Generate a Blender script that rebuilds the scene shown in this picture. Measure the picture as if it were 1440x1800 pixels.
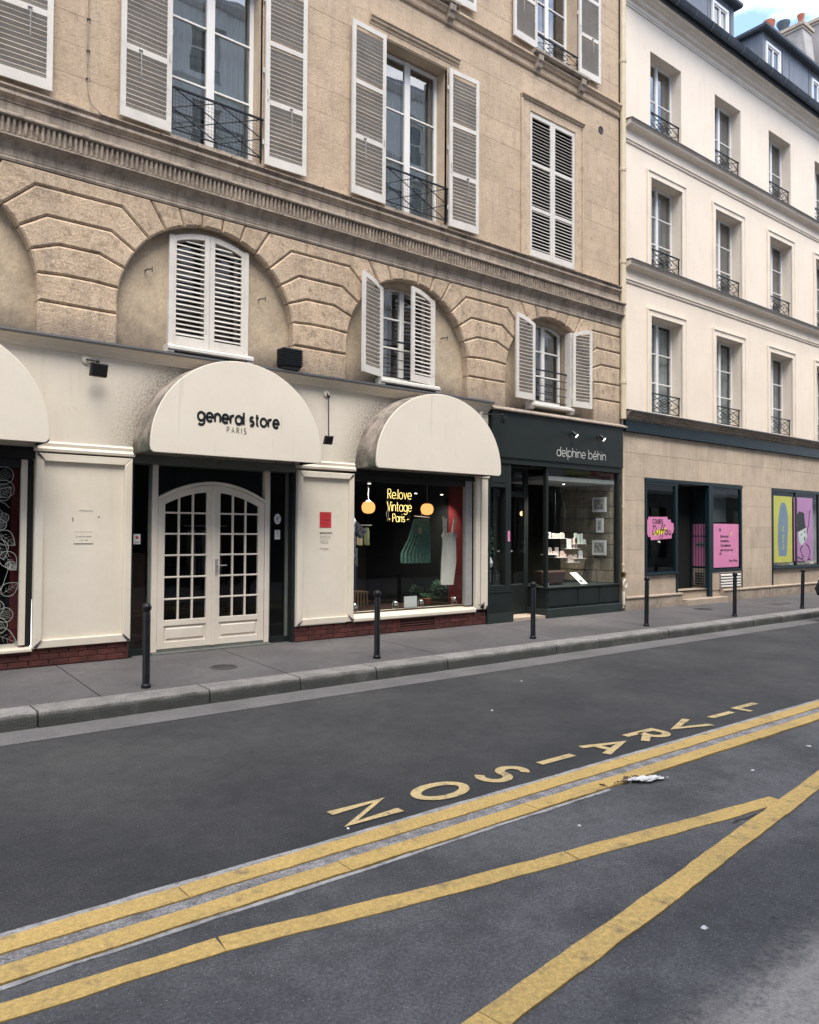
import bpy, bmesh, math, random
from math import sin, cos, tan, pi, radians, sqrt, atan2
from mathutils import Vector, Matrix
random.seed(7)
for o in list(bpy.data.objects): bpy.data.objects.remove(o)
S = bpy.context.scene
COL = S.collection

# ------------------------------------------------------------------ camera
H = 1.61
TH = math.atan(1380.0 / 1708.0); PI_T = radians(1.45); RO = radians(0.35)
fw = Vector((sin(TH) * cos(PI_T), cos(TH) * cos(PI_T), sin(PI_T)))
r0 = Vector((cos(TH), -sin(TH), 0)); u0 = r0.cross(fw)
rr = r0 * cos(RO) + u0 * sin(RO); uu = -r0 * sin(RO) + u0 * cos(RO)
cam = bpy.data.objects.new('camera', bpy.data.cameras.new('camera')); COL.objects.link(cam)
cam.matrix_world = Matrix(((rr.x, uu.x, -fw.x, 0), (rr.y, uu.y, -fw.y, -10), (rr.z, uu.z, -fw.z, H), (0, 0, 0, 1)))
cam.data.sensor_fit = 'VERTICAL'; cam.data.sensor_height = 24; cam.data.lens = 24 * 1380 / 1800
cam.data.clip_start = .05; cam.data.clip_end = 1000
S.camera = cam

# ------------------------------------------------------------------ world: Nishita sky with clouds
SUN_EL, SUN_AZ = radians(62), radians(200)      # azimuth measured clockwise from +y
W = bpy.data.worlds.new('World'); S.world = W; W.use_nodes = True
nt = W.node_tree; nt.nodes.clear()
def N(nt, t, **k):
    n = nt.nodes.new(t)
    for a, b in k.items():
        if a in n.inputs: n.inputs[a].default_value = b
        else: setattr(n, a, b)
    return n
sky = N(nt, 'ShaderNodeTexSky', sky_type='NISHITA', sun_disc=False, sun_elevation=SUN_EL, sun_rotation=SUN_AZ)
tc = N(nt, 'ShaderNodeTexCoord')
mp = N(nt, 'ShaderNodeMapping'); mp.inputs['Scale'].default_value = (1, 1, 2.2); mp.inputs['Location'].default_value = (.35, .1, .12)
nz = N(nt, 'ShaderNodeTexNoise', Scale=2.6, Detail=9.0, Roughness=.56)
rp = N(nt, 'ShaderNodeValToRGB'); rp.color_ramp.elements[0].position = .47; rp.color_ramp.elements[1].position = .64
mx = N(nt, 'ShaderNodeMixRGB'); mx.inputs[2].default_value = (7.2, 7.1, 7.0, 1)
bg = N(nt, 'ShaderNodeBackground', Strength=.15); wo = N(nt, 'ShaderNodeOutputWorld')
L = nt.links.new
L(tc.outputs['Generated'], mp.inputs['Vector']); L(mp.outputs[0], nz.inputs['Vector']); L(nz.outputs[0], rp.inputs[0])
L(rp.outputs[0], mx.inputs[0]); L(sky.outputs[0], mx.inputs[1]); L(mx.outputs[0], bg.inputs[0]); L(bg.outputs[0], wo.inputs[0])
sun = bpy.data.objects.new('sun', bpy.data.lights.new('sun', 'SUN')); COL.objects.link(sun)
sun.data.energy = 1.5; sun.data.angle = radians(35); sun.data.color = (1, .92, .80)
sd = Vector((sin(SUN_AZ) * cos(SUN_EL), cos(SUN_AZ) * cos(SUN_EL), sin(SUN_EL)))
sun.rotation_euler = (-sd).to_track_quat('-Z', 'Y').to_euler(); sun.location = (0, -5, 30)
S.view_settings.view_transform = 'Standard'; S.view_settings.look = 'None'
S.view_settings.exposure = 1.68; S.view_settings.gamma = 1; S.view_settings.use_curve_mapping = False
S.render.resolution_x = 819; S.render.resolution_y = 1024
S.render.engine = 'CYCLES'

# ------------------------------------------------------------------ materials
def newmat(name):
    m = bpy.data.materials.new(name); m.use_nodes = True
    nt = m.node_tree; nt.nodes.clear(); return m, nt
def ramp(nt, a, b, c0=(0, 0, 0, 1), c1=(1, 1, 1, 1)):
    r = N(nt, 'ShaderNodeValToRGB'); e = r.color_ramp.elements
    e[0].position = a; e[1].position = b; e[0].color = c0; e[1].color = c1; return r
def c4(c): return (c[0], c[1], c[2], 1)
def surf(name, c1, c2=None, scale=3.0, rough=.8, bump=0, bscale=40, dirt=None, streak=None, rand=0, spec=.3, metal=0,
         speck=None, zdirt=None, ydirt=None, grain=None, halo=None, fine=.0, lo=.35, hi=.65):
    m, nt = newmat(name); L = nt.links.new
    geo = N(nt, 'ShaderNodeNewGeometry'); pos = geo.outputs['Position']
    out = N(nt, 'ShaderNodeOutputMaterial'); b = N(nt, 'ShaderNodeBsdfPrincipled')
    b.inputs['Roughness'].default_value = rough; b.inputs['Metallic'].default_value = metal
    b.inputs['Specular IOR Level'].default_value = spec
    L(b.outputs[0], out.inputs[0])
    def noise(sc, det=5, vec=None, ro=.6):
        n = N(nt, 'ShaderNodeTexNoise', Scale=sc, Detail=float(det), Roughness=ro); L(vec if vec else pos, n.inputs['Vector']); return n.outputs[0]
    def mix(fac, a, bb, mode='MIX'):
        x = N(nt, 'ShaderNodeMixRGB', blend_type=mode)
        if hasattr(fac, 'node'): L(fac, x.inputs[0])
        else: x.inputs[0].default_value = fac
        for k, v in ((1, a), (2, bb)):
            if hasattr(v, 'node'): L(v, x.inputs[k])
            else: x.inputs[k].default_value = c4(v)
        return x.outputs[0]
    if c2 is None: c2 = tuple(v * .88 for v in c1)
    r = ramp(nt, lo, hi); L(noise(scale, 7), r.inputs[0]); col = mix(r.outputs[0], c1, c2)
    if fine:
        r = ramp(nt, .3, .7, (1 - fine,) * 3 + (1,), (1 + fine * .5,) * 3 + (1,)); L(noise(scale * 14, 6, ro=.75), r.inputs[0]); col = mix(1.0, col, r.outputs[0], 'MULTIPLY')
    if grain:                                  # (scale, amount) fine aggregate
        r = ramp(nt, .32, .68, (1 - grain[1],) * 3 + (1,), (1 + grain[1],) * 3 + (1,)); L(noise(grain[0], 3, ro=.8), r.inputs[0]); col = mix(1.0, col, r.outputs[0], 'MULTIPLY')
    if dirt:                                   # (colour, scale, lo, hi, amount)
        r = ramp(nt, dirt[2], dirt[3], (0, 0, 0, 1), (dirt[4],) * 3 + (1,)); L(noise(dirt[1], 9, ro=.7), r.inputs[0]); col = mix(r.outputs[0], col, dirt[0])
    if streak:                                 # (colour, lo, hi, amount) vertical runs
        mpn = N(nt, 'ShaderNodeMapping'); mpn.inputs['Scale'].default_value = (9, 9, .7); L(pos, mpn.inputs['Vector'])
        r = ramp(nt, streak[1], streak[2], (0, 0, 0, 1), (streak[3],) * 3 + (1,)); L(noise(1.0, 8, mpn.outputs[0], .65), r.inputs[0]); col = mix(r.outputs[0], col, streak[0])
    if speck:                                  # (colour, scale, threshold, amount) small spots
        v = N(nt, 'ShaderNodeTexVoronoi', Scale=speck[1]); L(pos, v.inputs['Vector'])
        r = ramp(nt, speck[2] * .6, speck[2], (speck[3],) * 3 + (1,), (0, 0, 0, 1)); L(v.outputs['Distance'], r.inputs[0]); col = mix(r.outputs[0], col, speck[0])
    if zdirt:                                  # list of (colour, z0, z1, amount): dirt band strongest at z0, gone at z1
        sp = N(nt, 'ShaderNodeSeparateXYZ'); L(pos, sp.inputs[0]); nn = noise(3.0, 8, ro=.7)
        for (c, z0, z1, am) in zdirt:
            mr = N(nt, 'ShaderNodeMapRange'); L(sp.outputs['Z'], mr.inputs['Value']); mr.inputs['From Min'].default_value = z0; mr.inputs['From Max'].default_value = z1
            mr.inputs['To Min'].default_value = 1.0; mr.inputs['To Max'].default_value = -.35
            ad = N(nt, 'ShaderNodeMath', operation='ADD', use_clamp=True); L(mr.outputs[0], ad.inputs[0])
            sb = N(nt, 'ShaderNodeMath', operation='SUBTRACT'); L(nn, sb.inputs[0]); sb.inputs[1].default_value = .5
            ml = N(nt, 'ShaderNodeMath', operation='MULTIPLY'); L(sb.outputs[0], ml.inputs[0]); ml.inputs[1].default_value = 1.6
            L(ml.outputs[0], ad.inputs[1])
            m2 = N(nt, 'ShaderNodeMath', operation='MULTIPLY'); L(ad.outputs[0], m2.inputs[0]); m2.inputs[1].default_value = am
            col = mix(m2.outputs[0], col, c)
    if ydirt:                                  # (colour, y0, y1): pale worn concrete dust taking over towards the near side
        sp = N(nt, 'ShaderNodeSeparateXYZ'); L(pos, sp.inputs[0]); mr = N(nt, 'ShaderNodeMapRange'); L(sp.outputs['Y'], mr.inputs['Value']); mr.inputs['From Min'].default_value = ydirt[1]; mr.inputs['From Max'].default_value = ydirt[2]
        nn = noise(16.0, 12, ro=.85); sb = N(nt, 'ShaderNodeMath', operation='MULTIPLY_ADD'); L(nn, sb.inputs[0]); sb.inputs[1].default_value = 5.0; sb.inputs[2].default_value = -2.5
        ad = N(nt, 'ShaderNodeMath', operation='ADD', use_clamp=True); L(mr.outputs[0], ad.inputs[0]); L(sb.outputs[0], ad.inputs[1])
        ml = N(nt, 'ShaderNodeMath', operation='MULTIPLY', use_clamp=True); L(ad.outputs[0], ml.inputs[0]); L(mr.outputs[0], ml.inputs[1])
        r = ramp(nt, .35, .65, c4(ydirt[0]), c4(tuple(v * .55 for v in ydirt[0]))); L(noise(45, 6, ro=.85), r.inputs[0]); col = mix(ml.outputs[0], col, r.outputs[0])
    if halo:                                   # soot that has spread out round each awning: (colour, [(cx, cz, radius)], width, amount)
        for (cx, cz, R) in halo[1]:
            d = N(nt, 'ShaderNodeVectorMath', operation='DISTANCE')
            ms = N(nt, 'ShaderNodeVectorMath', operation='MULTIPLY'); L(pos, ms.inputs[0]); ms.inputs[1].default_value = (1, 0, 1)
            L(ms.outputs[0], d.inputs[0]); d.inputs[1].default_value = (cx, 0, cz)
            mr = N(nt, 'ShaderNodeMapRange'); L(d.outputs['Value'], mr.inputs['Value']); mr.inputs['From Min'].default_value = R; mr.inputs['From Max'].default_value = R + halo[2]
            mr.inputs['To Min'].default_value = 1.0; mr.inputs['To Max'].default_value = 0
            pw = N(nt, 'ShaderNodeMath', operation='POWER'); L(mr.outputs[0], pw.inputs[0]); pw.inputs[1].default_value = 1.7
            r = ramp(nt, .36, .60, (1, 1, 1, 1), (.22, .22, .22, 1)); L(noise(38, 8, ro=.85), r.inputs[0])
            m2 = N(nt, 'ShaderNodeMath', operation='MULTIPLY'); L(pw.outputs[0], m2.inputs[0]); L(r.outputs[0], m2.inputs[1])
            m3 = N(nt, 'ShaderNodeMath', operation='MULTIPLY'); L(m2.outputs[0], m3.inputs[0]); m3.inputs[1].default_value = halo[3]
            col = mix(m3.outputs[0], col, halo[0])
    if rand:
        oi = N(nt, 'ShaderNodeObjectInfo'); mr = N(nt, 'ShaderNodeMapRange'); L(oi.outputs['Random'], mr.inputs['Value'])
        mr.inputs['To Min'].default_value = 1 - rand; mr.inputs['To Max'].default_value = 1 + rand * .6
        col = mix(1.0, col, mr.outputs[0], 'MULTIPLY')
    L(col, b.inputs['Base Color'])
    if bump:
        bp = N(nt, 'ShaderNodeBump', Strength=bump, Distance=.02); L(noise(bscale, 8, ro=.7), bp.inputs['Height']); L(bp.outputs[0], b.inputs['Normal'])
    return m
def emit(name, c, s):
    m, nt = newmat(name); e = N(nt, 'ShaderNodeEmission', Strength=s); e.inputs[0].default_value = c4(c)
    o = N(nt, 'ShaderNodeOutputMaterial'); nt.links.new(e.outputs[0], o.inputs[0]); return m
def glassmat(name, ior=1.75, tint=(.8, .84, .83), rough=.0, wav=.0, gain=1.0):
    m, nt = newmat(name); L = nt.links.new
    fr = N(nt, 'ShaderNodeFresnel', IOR=ior); tr = N(nt, 'ShaderNodeBsdfTransparent'); tr.inputs[0].default_value = c4(tint)
    gl = N(nt, 'ShaderNodeBsdfGlossy', Roughness=rough); gl.inputs[0].default_value = (gain, gain, gain, 1)
    ms = N(nt, 'ShaderNodeMixShader'); o = N(nt, 'ShaderNodeOutputMaterial')
    gb_ = N(nt, 'ShaderNodeNewGeometry'); mi = N(nt, 'ShaderNodeMapRange'); L(gb_.outputs['Backfacing'], mi.inputs['Value']); mi.inputs['To Min'].default_value = ior; mi.inputs['To Max'].default_value = 1 / ior; L(mi.outputs[0], fr.inputs['IOR'])   # same reflection from either side of the pane
    L(fr.outputs[0], ms.inputs[0]); L(tr.outputs[0], ms.inputs[1]); L(gl.outputs[0], ms.inputs[2]); L(ms.outputs[0], o.inputs[0])
    if wav:
        g = N(nt, 'ShaderNodeNewGeometry'); n = N(nt, 'ShaderNodeTexNoise', Scale=1.6, Detail=1.0); L(g.outputs['Position'], n.inputs['Vector'])
        b = N(nt, 'ShaderNodeBump', Strength=wav, Distance=.02); L(n.outputs[0], b.inputs['Height']); L(b.outputs[0], gl.inputs['Normal']); 
    return m
SOOT = (.055, .048, .042)
M = {}
M['stone'] = surf('ashlar_limestone', (.545, .425, .305), (.45, .345, .248), 1.7, .9, .5, 28, dirt=((.22, .165, .12), 7, .52, .75, .7), streak=((.31, .25, .205), .52, .75, .65), rand=.06, fine=.18, grain=(40, .10), speck=((.22, .165, .12), 44, .18, .6))
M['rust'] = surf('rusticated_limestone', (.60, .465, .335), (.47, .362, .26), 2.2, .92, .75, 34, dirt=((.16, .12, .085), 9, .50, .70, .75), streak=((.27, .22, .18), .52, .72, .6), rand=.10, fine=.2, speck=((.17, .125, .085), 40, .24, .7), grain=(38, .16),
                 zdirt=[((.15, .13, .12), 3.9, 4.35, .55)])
M['mortar'] = surf('lime_mortar', (.60, .48, .35), (.50, .39, .28), 3, .95, .4, 30, fine=.15)
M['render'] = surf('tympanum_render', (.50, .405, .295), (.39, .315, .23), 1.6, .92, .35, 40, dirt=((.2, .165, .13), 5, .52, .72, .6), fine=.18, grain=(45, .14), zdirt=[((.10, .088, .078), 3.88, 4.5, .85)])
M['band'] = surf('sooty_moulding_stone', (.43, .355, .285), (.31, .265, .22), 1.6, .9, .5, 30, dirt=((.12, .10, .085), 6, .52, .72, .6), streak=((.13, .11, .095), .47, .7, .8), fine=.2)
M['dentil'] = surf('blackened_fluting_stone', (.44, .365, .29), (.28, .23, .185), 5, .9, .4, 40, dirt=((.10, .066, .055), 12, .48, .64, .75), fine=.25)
M['wrender'] = surf('cream_render', (.77, .68, .575), (.72, .63, .53), .7, .9, .15, 60, fine=.04, streak=((.54, .46, .38), .54, .76, .4), dirt=((.6, .52, .44), 2.2, .55, .8, .5))
M['wtrim'] = surf('cream_trim', (.76, .675, .575), (.68, .60, .51), 2, .85, .1, 50, streak=((.5, .43, .37), .55, .8, .4))
M['clad'] = surf('travertine_cladding', (.57, .47, .365), (.47, .38, .29), 2.5, .85, .35, 35, dirt=((.27, .21, .16), 8, .55, .75, .45), streak=((.31, .25, .2), .5, .75, .5), rand=.08, fine=.14, zdirt=[((.2, .165, .135), .2, .9, .4)])
M['plinth'] = surf('plinth_stone', (.43, .36, .285), (.31, .25, .2), 3, .85, .3, 35, dirt=((.17, .14, .115), 9, .5, .7, .6), rand=.08, fine=.15, zdirt=[((.15, .12, .1), -.05, .25, .5)])
M['cream'] = surf('aged_cream_paint', (.72, .66, .56), (.66, .60, .50), .9, .6, .12, 14, dirt=((.45, .39, .31), 11, .63, .8, .5), streak=((.55, .48, .39), .58, .8, .35), spec=.35, fine=.03, zdirt=[((.38, .32, .26), .18, .5, .3)])
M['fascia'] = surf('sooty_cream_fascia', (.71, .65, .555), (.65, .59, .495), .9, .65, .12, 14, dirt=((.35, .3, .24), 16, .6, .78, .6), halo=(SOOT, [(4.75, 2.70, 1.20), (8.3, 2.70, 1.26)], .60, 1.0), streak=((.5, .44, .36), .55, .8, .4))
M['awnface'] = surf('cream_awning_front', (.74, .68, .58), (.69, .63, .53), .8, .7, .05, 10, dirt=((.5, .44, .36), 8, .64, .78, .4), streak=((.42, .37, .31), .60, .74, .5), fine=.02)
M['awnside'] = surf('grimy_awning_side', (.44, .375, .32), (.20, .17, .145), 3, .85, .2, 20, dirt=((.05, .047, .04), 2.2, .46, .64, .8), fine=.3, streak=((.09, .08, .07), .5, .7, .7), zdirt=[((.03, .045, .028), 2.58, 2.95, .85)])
M['shutter'] = surf('pale_grey_shutter_paint', (.63, .60, .555), (.55, .52, .48), 3, .6, .08, 30, dirt=((.26, .23, .20), 11, .58, .76, .65), rand=.03)
M['slat'] = surf('pale_grey_slat_paint', (.60, .57, .53), (.50, .475, .44), 3, .6, 0, 30, dirt=((.3, .27, .24), 9, .58, .76, .6))
M['pvc'] = surf('white_window_paint', (.74, .73, .71), (.70, .69, .67), 3, .4)
M['wood'] = surf('white_door_paint', (.71, .645, .56), (.64, .575, .49), 3, .5, .05, 30, dirt=((.42, .36, .3), 14, .62, .78, .5))
M['iron'] = surf('black_ironwork', (.008, .011, .015), (.014, .017, .022), 8, .45, spec=.3)
M['bollard'] = surf('black_bollard_paint', (.005, .006, .008), (.010, .011, .014), 8, .4, .08, 60, spec=.3)
M['green'] = surf('dark_green_paint', (.011, .0155, .0145), (.015, .020, .019), 2, .45, spec=.28)
M['greenl'] = surf('grey_green_paint', (.020, .030, .027), (.028, .039, .036), 2, .45, spec=.3)
M['teal'] = surf('dark_teal_paint', (.004, .016, .023), (.007, .021, .028), 2, .45, spec=.25)
M['gframe'] = surf('grey_green_frame', (.15, .16, .145), (.11, .12, .11), 3, .5, dirt=((.06, .06, .05), 8, .55, .75, .5))
M['aframe'] = surf('grey_aluminium_frame', (.36, .35, .34), (.28, .275, .27), 3, .45)
M['brick'] = surf('painted_red_brick', (.115, .034, .029), (.075, .024, .021), 6, .7, .4, 30, dirt=((.03, .02, .02), 7, .5, .7, .7), rand=.25, fine=.15)
M['bmortar'] = surf('brick_mortar', (.075, .03, .026), None, 5, .9)
M['asph'] = surf('road_asphalt', (.083, .082, .081), (.054, .055, .057), .42, .8, 1.0, 120, fine=.25, grain=(75, .5), lo=.40, hi=.60, dirt=((.034, .035, .037), 1.3, .52, .74, .6), speck=((.26, .26, .26), 48, .15, .6), spec=.3)
M['asph2'] = surf('old_parking_asphalt', (.126, .125, .128), (.076, .077, .081), .8, .78, .8, 90, fine=.28, grain=(60, .42), speck=((.36, .36, .36), 46, .155, .6), dirt=((.036, .037, .040), 2.0, .52, .70, .7), spec=.3, lo=.42, hi=.58, ydirt=((.44, .41, .375), -8.22, -8.48))
M['walk'] = surf('sidewalk_asphalt', (.122, .114, .114), (.084, .079, .081), .8, .85, .5, 110, fine=.14, grain=(80, .18), dirt=((.05, .048, .049), 3.5, .55, .72, .6), speck=((.33, .32, .31), 7, .045, .6))
M['gutter'] = surf('gutter_concrete', (.168, .160, .158), (.122, .117, .117), 1.5, .85, .5, 90, fine=.18, grain=(70, .2), dirt=((.1, .095, .095), 4, .55, .75, .5))
M['kerb'] = surf('granite_kerb', (.31, .295, .275), (.20, .193, .182), 4, .85, .8, 60, fine=.28, grain=(70, .3), rand=.12, speck=((.42, .41, .4), 60, .18, .4), zdirt=[((.05, .055, .05), -.10, -.052, .92)])
M['near'] = surf('near_pavement_concrete', (.40, .375, .35), (.30, .28, .26), 2, .85, .7, 80, fine=.25, speck=((.1, .1, .1), 30, .16, .4), dirt=((.09, .09, .09), 6, .6, .72, .6))
M['agg'] = surf('exposed_aggregate_strip', (.44, .42, .41), (.25, .24, .235), 9, .9, 1.0, 90, fine=.45, grain=(60, .5), speck=((.62, .6, .58), 55, .2, .6), dirt=((.14, .14, .14), 40, .54, .64, .6), lo=.4, hi=.6)
M['white_paint'] = surf('old_white_paint_edge', (.46, .45, .44), (.26, .255, .25), 7, .8, .5, 70, fine=.3, dirt=((.09, .09, .09), 26, .52, .64, .75))
M['yel'] = surf('worn_yellow_road_paint', (.64, .43, .145), (.52, .355, .125), 2.3, .75, .6, 80, fine=.28, grain=(70, .2), dirt=((.13, .115, .085), 7, .55, .68, .7), speck=((.18, .15, .1), 40, .12, .5), streak=None)
M['yel2'] = surf('pale_yellow_letter_paint', (.62, .47, .235), (.50, .38, .185), 3, .75, .4, 80, fine=.28, grain=(80, .3), dirt=((.12, .105, .085), 12, .54, .66, .75))
M['zinc'] = surf('weathered_zinc', (.09, .105, .125), (.055, .066, .082), 3, .5, dirt=((.2, .2, .2), 6, .6, .75, .4), metal=.3)
M['zincl'] = surf('pale_zinc_cladding', (.20, .215, .24), (.15, .165, .19), 2, .55, streak=((.32, .32, .33), .5, .75, .4), metal=.2)
M['zincdk'] = surf('dark_zinc_flashing', (.05, .052, .055), (.035, .036, .04), 3, .5)
M['pipe'] = surf('cream_drainpipe', (.60, .52, .38), (.52, .44, .31), 4, .5, dirt=((.25, .2, .15), 12, .6, .75, .5))
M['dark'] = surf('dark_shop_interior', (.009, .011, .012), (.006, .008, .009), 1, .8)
M['room'] = surf('dim_room_wall', (.05, .055, .056), (.04, .043, .045), 1, .9)
M['pane_lift'] = surf('grey_pane_lift_curtain', (.27, .285, .29), (.18, .195, .20), 2, .9)  # grey sheets added to lighten upper panes in place of pale reflections
M['curtain'] = surf('pale_curtain', (.42, .44, .45), (.30, .32, .33), 2, .9)
M['redwall'] = surf('dark_red_wall', (.15, .014, .017), (.10, .011, .013), 2, .7)
M['browndk'] = surf('dark_brown_wood', (.055, .028, .02), (.035, .02, .015), 5, .6)
M['glass'] = glassmat('window_glass', 1.7, (.75, .8, .8), 0, .0)
M['glassup'] = glassmat('old_window_glass', 2.8, (.6, .66, .68), 0, .10)
M['shopglass'] = glassmat('shop_glass', 1.42, (.88, .92, .91), 0, .03)
M['black'] = surf('black_plastic', (.012, .012, .013), (.018, .018, .02), 6, .5)
M['ink'] = surf('black_lettering', (.012, .014, .016), None, 6, .5)
M['inkg'] = surf('dark_grey_lettering', (.10, .09, .08), None, 6, .6)
M['inkf'] = surf('faint_lettering', (.30, .26, .22), None, 6, .6)
M['whiteink'] = surf('white_lettering', (.72, .71, .68), None, 6, .5)
M['paper'] = surf('white_paper', (.66, .66, .67), (.60, .60, .61), 3, .7)
M['redposter'] = surf('red_paper', (.52, .045, .05), (.44, .035, .045), 4, .5)
M['redink'] = surf('dark_red_print', (.28, .02, .025), None, 4, .6)
M['pink'] = surf('pink_poster', (.66, .235, .42), (.62, .21, .39), 3, .5)
M['lpink'] = surf('light_pink_print', (.80, .45, .58), None, 3, .5)
M['yellowp'] = surf('bright_yellow_print', (.85, .75, .05), None, 3, .5)
M['lime'] = surf('lime_poster', (.50, .50, .10), (.42, .43, .08), 2, .5)
M['blue'] = surf('grey_blue_print', (.16, .23, .32), (.13, .2, .29), 2, .5)
M['purple'] = surf('purple_poster', (.42, .21, .42), (.36, .18, .36), 2, .5)
M['globe'] = emit('lit_orange_globe', (1, .36, .11), .62)
M['neon'] = emit('lit_neon_tube', (1, .74, .24), .75)
M['bulb'] = emit('lit_bulb', (1, .9, .75), 3)
M['warm'] = emit('lit_warm_bulb', (1, .5, .2), 1.2)
M['chrome'] = surf('chrome', (.6, .6, .6), None, 3, .18, metal=1)
M['brass'] = surf('brass', (.5, .35, .12), None, 3, .35, metal=1)
M['leaf'] = surf('plant_leaf', (.06, .15, .08), (.03, .08, .045), 12, .5)
M['leafp'] = surf('pale_flower', (.4, .43, .42), (.28, .32, .3), 12, .6)
M['denim'] = surf('navy_cloth', (.035, .05, .11), (.02, .03, .07), 8, .9)
M['plaid'] = surf('blue_grey_plaid', (.36, .42, .52), (.09, .11, .17), 24, .9, fine=.3, lo=.45, hi=.55)
M['skirt'] = surf('speckled_green_cloth', (.10, .20, .165), (.06, .125, .105), 20, .9, fine=.3, speck=((.18, .26, .22), 42, .2, .7))
M['dress'] = surf('ivory_striped_cloth', (.78, .75, .70), (.66, .63, .58), 6, .9)
M['olive'] = surf('olive_cloth', (.15, .17, .10), (.08, .10, .06), 15, .9)
M['beigec'] = surf('faded_beige_cloth', (.34, .28, .21), (.22, .18, .14), 15, .9)
M['crate'] = surf('crate_wood', (.17, .10, .055), (.12, .07, .04), 9, .7, rand=.3)
M['boxg'] = surf('grey_box', (.10, .12, .13), None, 5, .7)
M['drawing'] = surf('pencil_print', (.36, .35, .33), (.18, .17, .165), 14, .8, lo=.45, hi=.6)
M['blush'] = surf('blush_card', (.62, .50, .45), None, 4, .7)
M['mint'] = surf('pale_mint_card', (.52, .60, .57), None, 4, .7)
M['innerstone'] = surf('dim_stone_wall', (.34, .29, .225), (.2, .17, .13), 3, .9, .6, 20, fine=.3, rand=.15)
M['innerwall'] = surf('olive_grey_wall', (.034, .037, .030), (.026, .029, .024), 2, .9)
M['terracotta'] = surf('terracotta_pot', (.42, .13, .07), (.33, .10, .06), 5, .8)
M['chim'] = surf('grey_chimney_render', (.34, .31, .29), (.24, .22, .21), 1.2, .9, .3, 20, dirt=((.13, .12, .12), 2.5, .5, .7, .6), streak=((.5, .46, .42), .55, .75, .5))
M['slate'] = surf('slate_roof', (.07, .08, .095), (.05, .058, .07), 4, .6)
M['bronze'] = surf('cast_iron_cover', (.085, .08, .078), (.06, .057, .055), 9, .6, .4, 60)
M['splash'] = surf('white_splash', (.72, .71, .69), (.6, .59, .57), 8, .7)
M['twig'] = surf('dry_leaf_brown', (.13, .085, .05), (.08, .05, .03), 12, .8)
M['oppdark'] = surf('opposite_shaded_ground_floor', (.05, .055, .055), (.035, .04, .04), 1, .6)  # street-level shade and cars put into this dark colour, keeps reflections weak
M['opp'] = surf('opposite_limestone', (.60, .60, .61), (.52, .53, .55), 1, .9)
M['oppwin'] = surf('opposite_dark_pane', (.03, .035, .045), None, 1, .15, spec=.6)
M['flower'] = surf('white_window_drawing', (.40, .42, .38), None, 6, .6)
M['flowerg'] = surf('green_window_drawing', (.38, .55, .16), None, 6, .6)
M['tyre'] = surf('tyre_rubber', (.014, .014, .015), None, 6, .8)

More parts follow.
